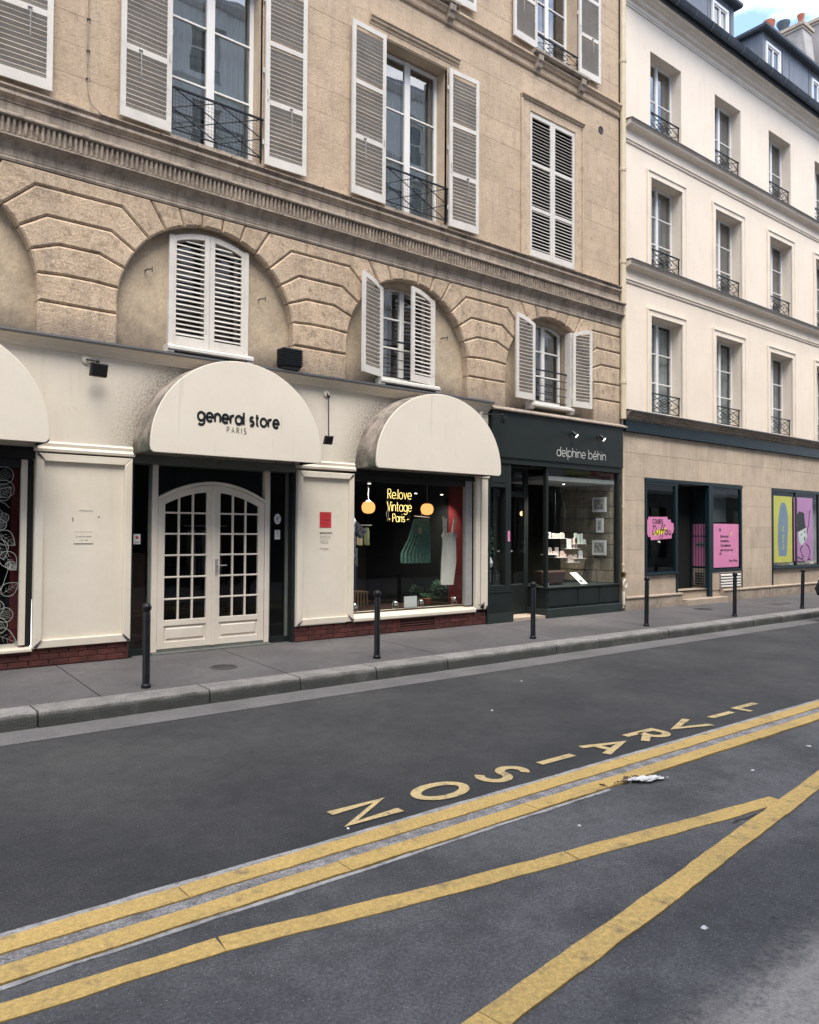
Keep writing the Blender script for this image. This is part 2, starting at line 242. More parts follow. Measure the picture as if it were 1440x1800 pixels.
# ------------------------------------------------------------------ mesh helpers
class MB:
    def __init__(s): s.v = []; s.f = []; s.mi = []; s.cur = 0
    def add(s, vs, fs):
        n = len(s.v); s.v += [tuple(p) for p in vs]; s.f += [tuple(i + n for i in f) for f in fs]; s.mi += [s.cur] * len(fs); return s
    def box(s, x0, x1, y0, y1, z0, z1):
        return s.add([(x0, y0, z0), (x1, y0, z0), (x1, y1, z0), (x0, y1, z0), (x0, y0, z1), (x1, y0, z1), (x1, y1, z1), (x0, y1, z1)],
                     [(0, 3, 2, 1), (4, 5, 6, 7), (0, 1, 5, 4), (1, 2, 6, 5), (2, 3, 7, 6), (3, 0, 4, 7)])
    def prism(s, poly, y0, y1, c=0.0):           # poly in xz, front face at y0 (towards the street), optional chamfer c
        n = len(poly)
        if c:
            ins = inset(poly, c)
            rings = [[(p[0], y1, p[1]) for p in poly], [(p[0], y0 + c * .8, p[1]) for p in poly], [(p[0], y0, p[1]) for p in ins]]
        else: rings = [[(p[0], y1, p[1]) for p in poly], [(p[0], y0, p[1]) for p in poly]]
        vs = [p for r in rings for p in r]; fs = []
        for k in range(len(rings) - 1):
            for i in range(n):
                j = (i + 1) % n; fs.append((k * n + i, k * n + j, (k + 1) * n + j, (k + 1) * n + i))
        fs.append(tuple(range((len(rings) - 1) * n, len(rings) * n))); fs.append(tuple(reversed(range(n))))
        return s.add(vs, fs)
    def xprof(s, prof, x0, x1, caps=True):       # profile in (y, z) swept along x
        n = len(prof); vs = [(x0, p[0], p[1]) for p in prof] + [(x1, p[0], p[1]) for p in prof]
        fs = [(i, (i + 1) % n, n + (i + 1) % n, n + i) for i in range(n)]
        if caps: fs += [tuple(range(n)), tuple(range(2 * n - 1, n - 1, -1))]
        return s.add(vs, fs)
    def tube(s, path, r, n=8, closed=False, caps=True, rs=None):
        path = [Vector(p) for p in path]; m = len(path); vs = []; up = None
        for i, p in enumerate(path):
            a = path[i - 1] if (i > 0 or closed) else p; b = path[(i + 1) % m] if (i < m - 1 or closed) else p
            t = (b - a)
            if t.length < 1e-9: t = Vector((0, 0, 1))
            t.normalize()
            if up is None: up = Vector((0, 0, 1)) if abs(t.z) < .9 else Vector((0, 1, 0))
            u = t.cross(up)
            if u.length < 1e-6: u = t.cross(Vector((1, 0, 0)))
            u.normalize(); w = u.cross(t); up = w; q = rs[i] if rs else r
            vs += [p + (u * cos(2 * pi * k / n) + w * sin(2 * pi * k / n)) * q for k in range(n)]
        fs = []
        for i in range(m if closed else m - 1):
            for k in range(n):
                fs.append((i * n + k, i * n + (k + 1) % n, ((i + 1) % m) * n + (k + 1) % n, ((i + 1) % m) * n + k))
        if caps and not closed: fs += [tuple(range(n)), tuple(range(m * n - 1, (m - 1) * n - 1, -1))]
        return s.add(vs, fs)
    def lathe(s, prof, c=(0, 0, 0), n=20):       # prof [(r, z)]
        vs = []; fs = []
        for (r, z) in prof: vs += [(c[0] + r * cos(2 * pi * k / n), c[1] + r * sin(2 * pi * k / n), c[2] + z) for k in range(n)]
        for i in range(len(prof) - 1):
            for k in range(n): fs.append((i * n + k, i * n + (k + 1) % n, (i + 1) * n + (k + 1) % n, (i + 1) * n + k))
        fs += [tuple(range(n)), tuple(range(len(prof) * n - 1, (len(prof) - 1) * n - 1, -1))]
        return s.add(vs, fs)
    def ball(s, c, r, n=14, sz=1.0):
        pr = [(max(.0005, r * sin(pi * i / (n // 2 + 1))), -r * sz * cos(pi * i / (n // 2 + 1))) for i in range(n // 2 + 2)]
        return s.lathe(pr, c, n)
    def quad(s, a, b, c, d): return s.add([a, b, c, d], [(0, 1, 2, 3)])
    def xf(s, fn): s.v = [fn(p) for p in s.v]; return s
def inset(poly, c):
    n = len(poly); A = sum(poly[i][0] * poly[(i + 1) % n][1] - poly[(i + 1) % n][0] * poly[i][1] for i in range(n)); sg = 1 if A > 0 else -1; out = []
    for i in range(n):
        p0, p1, p2 = poly[i - 1], poly[i], poly[(i + 1) % n]
        def nrm(a, b):
            dx, dz = b[0] - a[0], b[1] - a[1]; l = sqrt(dx * dx + dz * dz) or 1; return (-dz / l * sg, dx / l * sg)
        a, b = nrm(p0, p1), nrm(p1, p2); m = (a[0] + b[0], a[1] + b[1]); k = 1 + a[0] * b[0] + a[1] * b[1]
        k = max(k, .35); out.append((p1[0] + m[0] / k * c, p1[1] + m[1] / k * c))
    return out
WL = {}
def mesh(name, mb, mats, smooth=False, recalc=True):
    me = bpy.data.meshes.new(name); me.from_pydata(mb.v, [], mb.f)
    if not isinstance(mats, (list, tuple)): mats = [mats]
    for m in mats: me.materials.append(m)
    if len(mats) > 1: me.polygons.foreach_set('material_index', mb.mi)
    if recalc:
        b = bmesh.new(); b.from_mesh(me); bmesh.ops.recalc_face_normals(b, faces=b.faces); b.to_mesh(me); b.free()
    if smooth:
        for p in me.polygons: p.use_smooth = True
        try: me.set_sharp_from_angle(angle=radians(38))
        except Exception: pass
    return me
def obj(name, mb, mat, parent=None, smooth=False, label=None, cat=None, group=None, kind=None, recalc=True):
    """mesh given in world coordinates; origin moved to its centre; parented without rotation"""
    xs, ys, zs = zip(*mb.v); c = Vector(((min(xs) + max(xs)) / 2, (min(ys) + max(ys)) / 2, min(zs) if parent is None else (min(zs) + max(zs)) / 2))
    mb.v = [(p[0] - c.x, p[1] - c.y, p[2] - c.z) for p in mb.v]
    o = bpy.data.objects.new(name, mesh(name, mb, mat, smooth, recalc)); COL.objects.link(o)
    if parent is not None: o.parent = parent; o.location = c - WL[parent.name]
    else: o.location = c
    WL[o.name] = c; props(o, label, cat, group, kind); return o
def props(o, label=None, cat=None, group=None, kind=None):
    if label: o['label'] = label
    if cat: o['category'] = cat
    if group: o['group'] = group
    if kind: o['kind'] = kind
def empty(name, loc, label=None, cat=None, group=None, kind=None):
    o = bpy.data.objects.new(name, None); COL.objects.link(o); o.location = loc; o.empty_display_size = .2
    WL[o.name] = Vector(loc); props(o, label, cat, group, kind); return o
def inst(name, me, loc, parent, rot=None):       # shared mesh data, loc in world
    o = bpy.data.objects.new(name, me); COL.objects.link(o); o.parent = parent
    o.location = Vector(loc) - WL[parent.name]; WL[o.name] = Vector(loc)
    if rot: o.rotation_euler = rot
    return o
def holes(mb, x0, x1, z0, z1, hs, y0, y1):       # wall slab with rectangular openings and their reveals
    xs = sorted({x0, x1, *[min(max(h[0], x0), x1) for h in hs], *[min(max(h[1], x0), x1) for h in hs]}); zs = sorted({z0, z1, *[min(max(h[2], z0), z1) for h in hs], *[min(max(h[3], z0), z1) for h in hs]})
    for i in range(len(xs) - 1):
        for j in range(len(zs) - 1):
            mx_, mz = (xs[i] + xs[i + 1]) / 2, (zs[j] + zs[j + 1]) / 2
            if any(h[0] < mx_ < h[1] and h[2] < mz < h[3] for h in hs): continue
            for y in (y0, y1): mb.quad((xs[i], y, zs[j]), (xs[i + 1], y, zs[j]), (xs[i + 1], y, zs[j + 1]), (xs[i], y, zs[j + 1]))
    for (a, b, c, d) in hs + [(x0, x1, z0, z1)]:
        for q in (((a, c), (b, c)), ((b, c), (b, d)), ((b, d), (a, d)), ((a, d), (a, c))):
            mb.quad((q[0][0], y0, q[0][1]), (q[1][0], y0, q[1][1]), (q[1][0], y1, q[1][1]), (q[0][0], y1, q[0][1]))
    return mb
def room(x0, x1, y0, y1, z0, z1):                # five-sided box open to the street
    m = MB(); m.quad((x0, y1, z0), (x1, y1, z0), (x1, y1, z1), (x0, y1, z1)); m.quad((x0, y0, z0), (x0, y1, z0), (x0, y1, z1), (x0, y0, z1))
    m.quad((x1, y0, z0), (x1, y1, z0), (x1, y1, z1), (x1, y0, z1)); m.quad((x0, y0, z0), (x1, y0, z0), (x1, y1, z0), (x0, y1, z0)); m.quad((x0, y0, z1), (x1, y0, z1), (x1, y1, z1), (x0, y1, z1)); return m

# ------------------------------------------------------------------ stroke lettering
def arc(cx, cy, r, a0, a1, ry=None, n=None):
    ry = ry or r; n = n or max(4, int(abs(a1 - a0) / 12))
    return [(cx + r * cos(radians(a0 + (a1 - a0) * i / n)), cy + ry * sin(radians(a0 + (a1 - a0) * i / n))) for i in range(n + 1)]
B = .5
G = {
 'o': ([arc(.5, .5, .5, 0, 360)], 1), 'e': ([[(0.02, .5), (.98, .5)] + arc(.5, .5, .5, 0, 318)[1:]], 1), 'a': ([arc(.5, .5, .5, 0, 360), [(1, 1), (1, 0)]], 1),
 'é': ([[(0.02, .5), (.98, .5)] + arc(.5, .5, .5, 0, 318)[1:], [(.42, 1.18), (.68, 1.45)]], 1),
 'n': ([[(0, 0), (0, 1)], [(0, .5)] + arc(.42, .57, .42, 180, 0) + [(.84, 0)]], .84), 'h': ([[(0, 0), (0, 1.5)], [(0, .5)] + arc(.42, .57, .42, 180, 0) + [(.84, 0)]], .84),
 'r': ([[(0, 0), (0, 1)], [(0, .45)] + arc(.42, .53, .42, 180, 70)], .5), 'l': ([[(0, 0), (0, 1.5)]], 0.02), 'i': ([[(0, 0), (0, 1)], [(0, 1.28), (0, 1.40)]], 0.02),
 'd': ([arc(.5, .5, .5, 0, 360), [(1, 1.5), (1, 0)]], 1), 'b': ([arc(.5, .5, .5, 0, 360), [(0, 1.5), (0, 0)]], 1), 'p': ([arc(.5, .5, .5, 0, 360), [(0, 1), (0, -.5)]], 1),
 'g': ([arc(.5, .5, .5, 0, 360), [(1, 1), (1, -.08)] + arc(.5, -.08, .5, 0, -145, .42)[1:]], 1), 'u': ([[(0, 1)] + arc(.4, .4, .4, 180, 360) + [(.8, 1)], [(.8, .4), (.8, 0)]], .8),
 's': ([arc(.34, .76, .27, 38, 270, .24) + arc(.34, .26, .31, 90, -142, .26)[1:]], .68), 't': ([[(.22, 1.4), (.22, .22)] + arc(.42, .22, .2, 180, 290)[1:], [(0, 1), (.52, 1)]], .52),
 'v': ([[(0, 1), (.4, 0), (.8, 1)]], .8), '.': ([[(0, 0), (0, .13)]], .02), '-': ([[(0, .5), (.5, .5)]], .5), ' ': ([], .35), 'c': ([arc(.5, .5, .5, 48, 312)], .85),
 'f': ([[(.18, -.45), (.3, 1.2)] + arc(.52, 1.2, .22, 180, 40, .25)[1:], [(0, .85), (.6, .9)]], .5),
 'R': ([[(0, 0), (0, 1.5), (.4, 1.5)] + arc(.42, 1.12, .38, 90, -90) + [(0, .74)], [(.35, .74), (.85, 0)]], .85), 'V': ([[(0, 1.5), (.5, 0), (1, 1.5)]], 1), 'P': ([[(0, 0), (0, 1.5), (.4, 1.5)] + arc(.42, 1.1, .4, 90, -90) + [(0, .7)]], .82),
 'A': ([[(0, 0), (.5, 1.5), (1, 0)], [(.2, .5), (.8, .5)]], 1), 'I': ([[(0, 0), (0, 1.5)]], .02), 'S': ([arc(.45, 1.14, .38, 35, 270, .36) + arc(.45, .39, .43, 90, -145, .39)[1:]], .9), 'O': ([arc(.5, .75, .5, 0, 360, .75)], 1),
 'N': ([[(0, 0), (0, 1.5), (.85, 0), (.85, 1.5)]], .85), 'L': ([[(0, 1.5), (0, 0), (.7, 0)]], .7), 'C': ([arc(.5, .75, .5, 45, 315, .75)], .85), 'U': ([[(0, 1.5)] + arc(.42, .42, .42, 180, 360) + [(.84, 1.5)]], .84), 'D': ([[(0, 0), (0, 1.5), (.25, 1.5)] + arc(.3, .75, .6, 90, -90, .75) + [(0, 0)]], .9),
 'm': ([[(0, 0), (0, 1)], [(0, .6)] + arc(.35, .62, .35, 180, 0) + [(.7, 0)], [(.7, .6)] + arc(1.05, .62, .35, 180, 0) + [(1.4, 0)]], 1.4),
}
def strokes(text, gap):
    x = 0; out = []
    for ch in text:
        g = G[ch]; out += [[(px + x, pz) for px, pz in s] for s in g[0]]; x += g[1] + gap
    return out, x - gap
def ribbon(mb, pl, w, O, ux, uy, nn, k):
    """flat ribbon along a 2D polyline, mapped by O + ux*x + uy*y; k is a tiny lift so strokes never share a plane"""
    n = len(pl); closed = n > 3 and abs(pl[0][0] - pl[-1][0]) + abs(pl[0][1] - pl[-1][1]) < 1e-4
    pts = pl[:-1] if closed else pl; n = len(pts); Lf = []; Rt = []
    for i in range(n):
        p = pts[i]; a = pts[i - 1] if (i > 0 or closed) else None; b = pts[(i + 1) % n] if (i < n - 1 or closed) else None
        def nr(q, r):
            dx, dy = r[0] - q[0], r[1] - q[1]; l = sqrt(dx * dx + dy * dy) or 1; return (-dy / l, dx / l)
        n1 = nr(a, p) if a else nr(p, b); n2 = nr(p, b) if b else n1
        m = (n1[0] + n2[0], n1[1] + n2[1]); q = max(.3, 1 + n1[0] * n2[0] + n1[1] * n2[1]); m = (m[0] / q * w / 2, m[1] / q * w / 2)
        Lf.append((p[0] + m[0], p[1] + m[1])); Rt.append((p[0] - m[0], p[1] - m[1]))
    base = len(mb.v)
    for (x, y) in Lf + Rt: mb.v.append(tuple(O + ux * x + uy * y + nn * k))
    for i in range(n if closed else n - 1):
        j = (i + 1) % n; mb.f.append((base + i, base + n + i, base + n + j, base + j)); mb.mi.append(mb.cur)
def letters(text, O, ux, uy, nn, size, w, gap=.28, sx=1.0, center=False, lift=.0004, mb=None):
    st, tot = strokes(text, gap); mb = mb or MB(); O = Vector(O); ux = Vector(ux); uy = Vector(uy); nn = Vector(nn)
    off = -tot * size * sx / 2 if center else 0
    for k, s in enumerate(st): ribbon(mb, [(px * size * sx + off, pz * size) for px, pz in s], w, O, ux, uy, nn, lift * (1 + k % 12))
    return mb
X, Y, Z = Vector((1, 0, 0)), Vector((0, 1, 0)), Vector((0, 0, 1))
def fonttext(body, O, size, ux=X, uy=Z, align='LEFT', spacing=1.0, offset=0.0, shear=0, sx=1.0):
    cu = bpy.data.curves.new('t', 'FONT'); cu.body = body; cu.size = size; cu.align_x = align; cu.space_character = spacing; cu.offset = offset; cu.shear = shear; cu.resolution_u = 2
    o = bpy.data.objects.new('t', cu); COL.objects.link(o); bpy.context.view_layer.update()
    me = bpy.data.meshes.new_from_object(o.evaluated_get(bpy.context.evaluated_depsgraph_get())); mb = MB()
    O = Vector(O); mb.add([O + ux * v.co.x * sx + uy * v.co.y for v in me.vertices], [tuple(p.vertices) for p in me.polygons])
    bpy.data.objects.remove(o); bpy.data.meshes.remove(me); bpy.data.curves.remove(cu); return mb
def merge(a, b):
    n = len(a.v); a.v += b.v; a.f += [tuple(i + n for i in f) for f in b.f]; a.mi += [a.cur] * len(b.f); return a
# ------------------------------------------------------------------ ground
def wz(y): return -.05 * min(1, -y / 2.0) if y < 0 else 0     # sidewalk falls gently to the kerb
ROAD = -.2
m = MB(); m.quad((-150, -6.12, ROAD), (300, -6.12, ROAD), (300, -2.2, ROAD), (-150, -2.2, ROAD)); obj('road', m, M['asph'], kind='structure')
m = MB(); m.quad((-150, -9.42, ROAD), (300, -9.42, ROAD), (300, -6.12, ROAD), (-150, -6.12, ROAD)); obj('parking_lane', m, M['asph2'], kind='structure')
m = MB(); m.quad((-150, -2.74, ROAD + .004), (300, -2.74, ROAD + .004), (300, -2.2, ROAD + .004), (-150, -2.2, ROAD + .004)); obj('gutter', m, M['gutter'], kind='structure')
m = MB(); x = -20
pts = []
while x <= 45: pts.append((x, -9.35)); x += .12
vs = [(a, b, ROAD + .004) for a, b in pts] + [(a, -14.2, ROAD + .004) for a, b in pts]; n = len(pts)
m.add(vs, [(i, i + 1, n + i + 1, n + i) for i in range(n - 1)]); obj('near_pavement', m, M['near'], kind='structure')
m = MB(); m.quad((-150, -2.26, -.22), (300, -2.26, -.22), (300, 3, -.22), (-150, 3, -.22)); obj('ground', m, M['asph'], kind='structure')
# sidewalk, laid in sections with joints between them
sw = empty('sidewalk', (0, 0, 0), kind='structure'); js = [-20, -4.1, -1.9, .4, 2.66, 4.78, 7.15, 9.75, 12.3, 14.7, 17.3, 20, 23, 26, 30, 60]
for a, b in zip(js, js[1:]):
    m = MB(); sk = -.10
    g = .007
    m.add([(a + g, .3, 0), (b - g, .3, 0), (b - g + sk, -1.965, wz(-2)), (a + g + sk, -1.965, wz(-2)), (a + g, .3, -.2), (b - g, .3, -.2), (b - g + sk, -1.965, -.2), (a + g + sk, -1.965, -.2)],
          [(0, 1, 2, 3), (4, 5, 6, 7), (0, 1, 5, 4), (1, 2, 6, 5), (2, 3, 7, 6), (3, 0, 4, 7)])
    obj('paving_section', m, M['walk'], sw)
# kerb of granite stones
kb = empty('kerb', (0, -2.1, -.2), kind='structure'); kx = [-3.2, -2.1, -1.0, .2, .9, 1.9, 3.57, 4.67, 5.74, 6.9, 8.07, 9.08, 10.1, 11.07, 12.0, 12.76, 13.8, 14.9, 16.0, 17.0, 18.1, 19.2, 20.2, 21.3, 22.4, 23.5, 24.6, 25.7, 27, 28.5, 30]
for a, b in zip(kx, kx[1:]):
    m = MB(); j = random.uniform(-.008, .008); y0 = -2.27 + j; y1 = -1.972; g = .009; zt = -.048 + random.uniform(-.004, .004); c = .009
    n = max(3, int((b - a) / .16)); prof_n = 6; vs = []
    for i in range(n + 1):                     # chipped arris: the profile wanders along the stone
        x = a + g + (b - a - 2 * g) * i / n; q = random.uniform(-.006, .006); cc = c + random.uniform(-.004, .008)
        if i in (0, n): cc += .006
        vs += [(x, y1, -.2), (x, y1, zt + .002), (x, y0 + cc + .01, zt), (x, y0 + .004, zt - cc), (x, y0 + q - .006, zt - .07), (x, y0 + q - .012, -.215)]
    fs = [(i * 6 + k, i * 6 + k + 1, (i + 1) * 6 + k + 1, (i + 1) * 6 + k) for i in range(n) for k in range(5)] + [tuple(range(6)), tuple(range(n * 6 + 5, n * 6 - 1, -1))]
    m.add(vs, fs); obj('kerb_stone', m, M['kerb'], kb)
m = MB(); m.box(-3.2, 30, -2.25, -1.99, -.2, -.085); obj('kerb_bed', m, M['zincdk'], kb)
# painted lines on the road
def wob(x, s): return .0025 * sin(x * 3.1 + s) + .0025 * sin(x * 9.7 + s * 2) + random.uniform(-.0035, .0035)
def stripe(m, P, w0, w1, z, s=0, step=.09):     # P: polyline of centre points (x, y), half widths w0/w1
    L_, R_ = [], []
    for (a, b), (c, d) in zip(P, P[1:]):
        l = sqrt((c - a) ** 2 + (d - b) ** 2); k = max(1, int(l / step)); nx, ny = -(d - b) / l, (c - a) / l
        for i in range(k + (1 if (c, d) == P[-1] else 0)):
            t = i / k; x, y = a + (c - a) * t, b + (d - b) * t; e0, e1 = w0 + wob(x, s), w1 + wob(x, s + 4)
            L_.append((x + nx * e0, y + ny * e0, z)); R_.append((x - nx * e1, y - ny * e1, z))
    n = len(L_); m.add(L_ + R_ + [(p[0], p[1], ROAD - .01) for p in L_] + [(p[0], p[1], ROAD - .01) for p in R_],
        [(i, n + i, n + i + 1, i + 1) for i in range(n - 1)] + [(i, i + 1, 2 * n + i + 1, 2 * n + i) for i in range(n - 1)] + [(n + i + 1, n + i, 3 * n + i, 3 * n + i + 1) for i in range(n - 1)] + [(0, 2 * n, 3 * n, n), (n - 1, 2 * n - 1, 4 * n - 1, 3 * n - 1)])
def cuts(x0, x1, y0, y1, js, g=.004):           # straight sections between joints
    out = []; xs = [x0] + js + [x1]
    for a, b in zip(xs, xs[1:]): out.append([(a + g, y0 + (y1 - y0) * (a - x0) / (x1 - x0)), (b - g, y0 + (y1 - y0) * (b - x0) / (x1 - x0))])
    return out
m = MB(); stripe(m, [(-12, -6.33), (32, -6.33)], .115, .10, ROAD + .004, 1); 
rm = empty('bay_edge_marking', (0, -6.3, ROAD), kind='structure')
obj('aggregate_strip', m, M['agg'], rm)
m = MB(); stripe(m, [(-12, -6.135), (32, -6.135)], .035, .03, ROAD + .008, 3); obj('old_white_edge', m, M['white_paint'], rm)
for s in cuts(-12, 32, -6.22, -6.22, [-2.5, 1.62, 5.3, 9.2, 14, 20]):
    m = MB(); stripe(m, s, .072, .072, ROAD + .012, 5); obj('yellow_line', m, M['yel'], rm)
for s in cuts(-12, 32, -6.465, -6.465, [-2.0, 2.42, 3.9, 6.8, 11, 17]):
    m = MB(); stripe(m, s, .068, .068, ROAD + .0135, 7); obj('yellow_line', m, M['yel'], rm)
m = MB(); stripe(m, [(-12, -6.555), (4.5, -6.555), (4.62, -6.55)], .016, .012, ROAD + .0055, 9); obj('old_white_edge', m, M['white_paint'], rm)
xm = empty('yellow_cross_marking', (4, -7.3, ROAD), kind='structure')
for s in ([(-6, -6.35), (-.4, -6.64), (.7, -6.728), (1.55, -6.79)], [(1.558, -6.791), (2.45, -6.955), (3.38, -7.105), (3.50, -7.123)], [(3.512, -7.125), (4.7, -7.30), (5.35, -7.385)]):
    m = MB(); stripe(m, s, .064, .064, ROAD + .006, 2); obj('yellow_line', m, M['yel'], xm)
m = MB(); stripe(m, [(6.2, -7.50), (9, -7.9), (12, -8.35)], .064, .064, ROAD + .006, 2); obj('yellow_line', m, M['yel'], xm)
for s in ([(-6, -8.9), (.9, -8.075), (2.1, -7.905)], [(2.106, -7.9045), (3.40, -7.735)], [(3.406, -7.734), (5.6, -7.43), (6.4, -7.315)], [(6.407, -7.314), (9, -6.93), (11.3, -6.6)]):
    m = MB(); stripe(m, s, .066, .066, ROAD + .010, 6); obj('yellow_line', m, M['yel'], xm)
rl = empty('road_lettering', (5, -5.84, ROAD), kind='structure', label='pale yellow word LIVRAISON painted letter by letter along the bay edge')
for ch, x, wdt in (('N', 3.0, .23), ('O', 3.65, .25), ('S', 4.27, .22), ('I', 4.885, .02), ('A', 5.52, .26), ('R', 6.12, .21), ('V', 6.73, .27), ('I', 7.38, .02), ('L', 7.97, .17)):
    g = G[ch]; hgt = .40 / 1.5; m = MB(); adv = max(g[1], .02); sx = wdt / adv if ch != 'I' else hgt
    rot = random.uniform(-.03, .03); c_, s_ = cos(rot), sin(rot); yc = -5.85 + random.uniform(-.01, .01)
    for k, s in enumerate(g[0]):
        pl = []
        for (px, pz) in s: a, b = pz * hgt - .20, -(px * sx - wdt / 2); pl.append((a * c_ - b * s_, a * s_ + b * c_))
        ribbon(m, pl, .074, Vector((x, yc, ROAD + .007)), X, Y, Z, .0012 * k)
    obj('painted_letter', m, M['yel2'], rl)
cr_ = empty('road_cracks', (4, -7, ROAD), kind='structure')
for (pts_, w_) in (([(5.30, -7.455), (5.1, -7.43), (4.9, -7.44), (4.7, -7.41)], .022), ([(9.6, -7.9), (8.2, -7.55), (7.4, -7.6), (6.6, -7.1)], .008)):
    q_ = [pts_[0]]
    for a, b in zip(pts_, pts_[1:]):
        for k in range(1, 7): t = k / 6; q_.append((a[0] + (b[0] - a[0]) * t + random.uniform(-.012, .012), a[1] + (b[1] - a[1]) * t + random.uniform(-.012, .012)))
    m = MB(); ribbon(m, q_, w_, Vector((0, 0, ROAD + .0015)), X, Y, Z, 0); obj('crack', m, M['black'], cr_)
# small things lying on the road
def litter(name, x, y, r, mat, label, cat, z=ROAD, h=.012, n=9, sx=1.0):
    m = MB(); vs = []; k = [random.uniform(.6, 1.3) for _ in range(n)]
    vs = [(x + r * sx * k[i] * cos(2 * pi * i / n), y + r * k[i] * sin(2 * pi * i / n), z + .003) for i in range(n)] + [(x + .5 * r * sx * k[i] * cos(2 * pi * i / n), y + .5 * r * k[i] * sin(2 * pi * i / n), z + h * random.uniform(.5, 1.2)) for i in range(n)]
    m.add(vs, [(i, (i + 1) % n, n + (i + 1) % n, n + i) for i in range(n)] + [tuple(range(n, 2 * n))]); return obj(name, m, mat, label=label, cat=cat)
m = MB()
for i in range(46):
    a = random.gauss(0, .10); b = random.gauss(0, .028); r = random.uniform(.004, .02) * (1.6 if abs(a) < .08 else .8); x, y = 4.98 + a - b * 1.2, -6.60 + b - a * .22; n = 7; base = len(m.v)
    m.add([(x + r * 1.6 * cos(2 * pi * k / n) * random.uniform(.6, 1.3), y + r * sin(2 * pi * k / n) * random.uniform(.6, 1.3), ROAD + .016 + .0003 * i) for k in range(n)], [tuple(range(n))])
o = obj('white_splash', m, M['splash'], label='white paint splash on the asphalt beside the lower edge line', cat='splash')
m = MB()
for i in range(14):
    a = random.uniform(-.16, .16); m.tube([(4.77 + a, -6.53 + random.uniform(-.03, .03), ROAD + .02), (4.77 + a + random.uniform(-.05, .05), -6.53 + random.uniform(-.05, .05), ROAD + .03)], .0035, 5)
for i in range(6): x, y = 4.85 + random.uniform(-.12, .12), -6.54 + random.uniform(-.02, .03); m.add([(x, y, ROAD + .018), (x + .05, y + .01, ROAD + .026), (x + .06, y + .035, ROAD + .02), (x + .01, y + .03, ROAD + .03)], [(0, 1, 2, 3)])
obj('leaf_debris', m, M['twig'], label='clump of brown dry leaf scraps beside the white splash', cat='leaves')
for (x, y, r, mt, lb, ct) in [(3.35, -8.02, .018, 'paper', 'crumpled paper scrap near the right end of the parking lane', 'paper scrap'), (3.72, -8.17, .02, 'zincdk', 'small dark stone near the pavement edge', 'pebble'), (3.55, -8.62, .03, 'zincdk', 'dark flattened lump on the pale near pavement', 'pebble'),
                             (2.75, -6.02, .011, 'splash', 'tiny white scrap just below the painted letter N', 'paper scrap'), (.93, -5.45, .016, 'twig', 'small orange brown leaf on the dark road at far left', 'leaf'), (5.85, -6.95, .014, 'paper', 'white cigarette paper scrap between the yellow stripes', 'paper scrap'),
                             (3.9, -6.86, .011, 'splash', 'small white scrap left of the splash on the parking lane', 'paper scrap'), (6.9, -6.9, .02, 'splash', 'white fleck on the parking lane below letter L', 'fleck'), (5.7, -4.3, .014, 'splash', 'row of white flecks on the road above letter R', 'fleck'), (7.1, -3.4, .022, 'white_paint', 'pale scuff on the road near the middle bollards', 'fleck')]:
    litter('fleck' if ct == 'fleck' else ct.replace(' ', '_'), x, y, r, M[mt], lb, ct)
for (x, y, r, lb) in [(4.24, -1.2, .17, 'small round iron cover in the sidewalk before the arched double door'), (15.67, -.75, .2, 'round iron cover in the sidewalk near the two stone steps')]:
    e = empty('manhole_cover', (x, y, wz(y)), lb, 'manhole cover'); m = MB(); m.lathe([(r, -.02), (r, .003), (r * .9, .006)], (x, y, wz(y)), 28); obj('lid', m, M['bronze'], e)
    m = MB(); 
    for k in range(-3, 4):
        w = sqrt(max(0, (r * .8) ** 2 - (k * r * .22) ** 2)); m.box(x - w, x + w, y + k * r * .22 - .006, y + k * r * .22 + .006, wz(y) + .006, wz(y) + .011)
    obj('rib', m, M['bronze'], e)
e = obj('drain_grate', MB().box(18.1, 18.7, -1.2, -.95, wz(-1.1) - .02, wz(-1.1) + .004), M['bronze'], label='thin rectangular iron cover in the sidewalk beyond the steps', cat='cover')

# ------------------------------------------------------------------ stone building: upper wall
X0, X1 = -3.0, 13.70
sb = empty('stone_building', (5.3, 0, 0), 'beige limestone building with arches above the white shop and grey shutters', 'building')
F1 = [(.46, 1.80), (3.95, 5.31), (7.50, 8.85), (10.95, 12.27)]     # first floor openings
F2 = [(4.08, 5.34), (7.55, 8.80), (11.08, 12.32)]
Z1a, Z1b, Z2a, Z2b = 6.80, 9.58, 10.74, 13.3
op = [(a, b, Z1a, Z1b) for a, b in F1] + [(a, b, Z2a, Z2b) for a, b in F2]
m = MB(); holes(m, X0, X1, 6.5, 15.2, op, .0012, .42); obj('wall', m, M['mortar'], sb)
fr = [(a - .29, b + .25, Z1a, 9.84) if a < 10 else (10.69, 12.52, Z1a, 9.84) for a, b in F1]
band2 = (10.36, 10.66)
course = .385; z = 6.80; ci = 0; joints = .0028
blocked = fr + [(a, b, Z2a, Z2b) for a, b in F2]
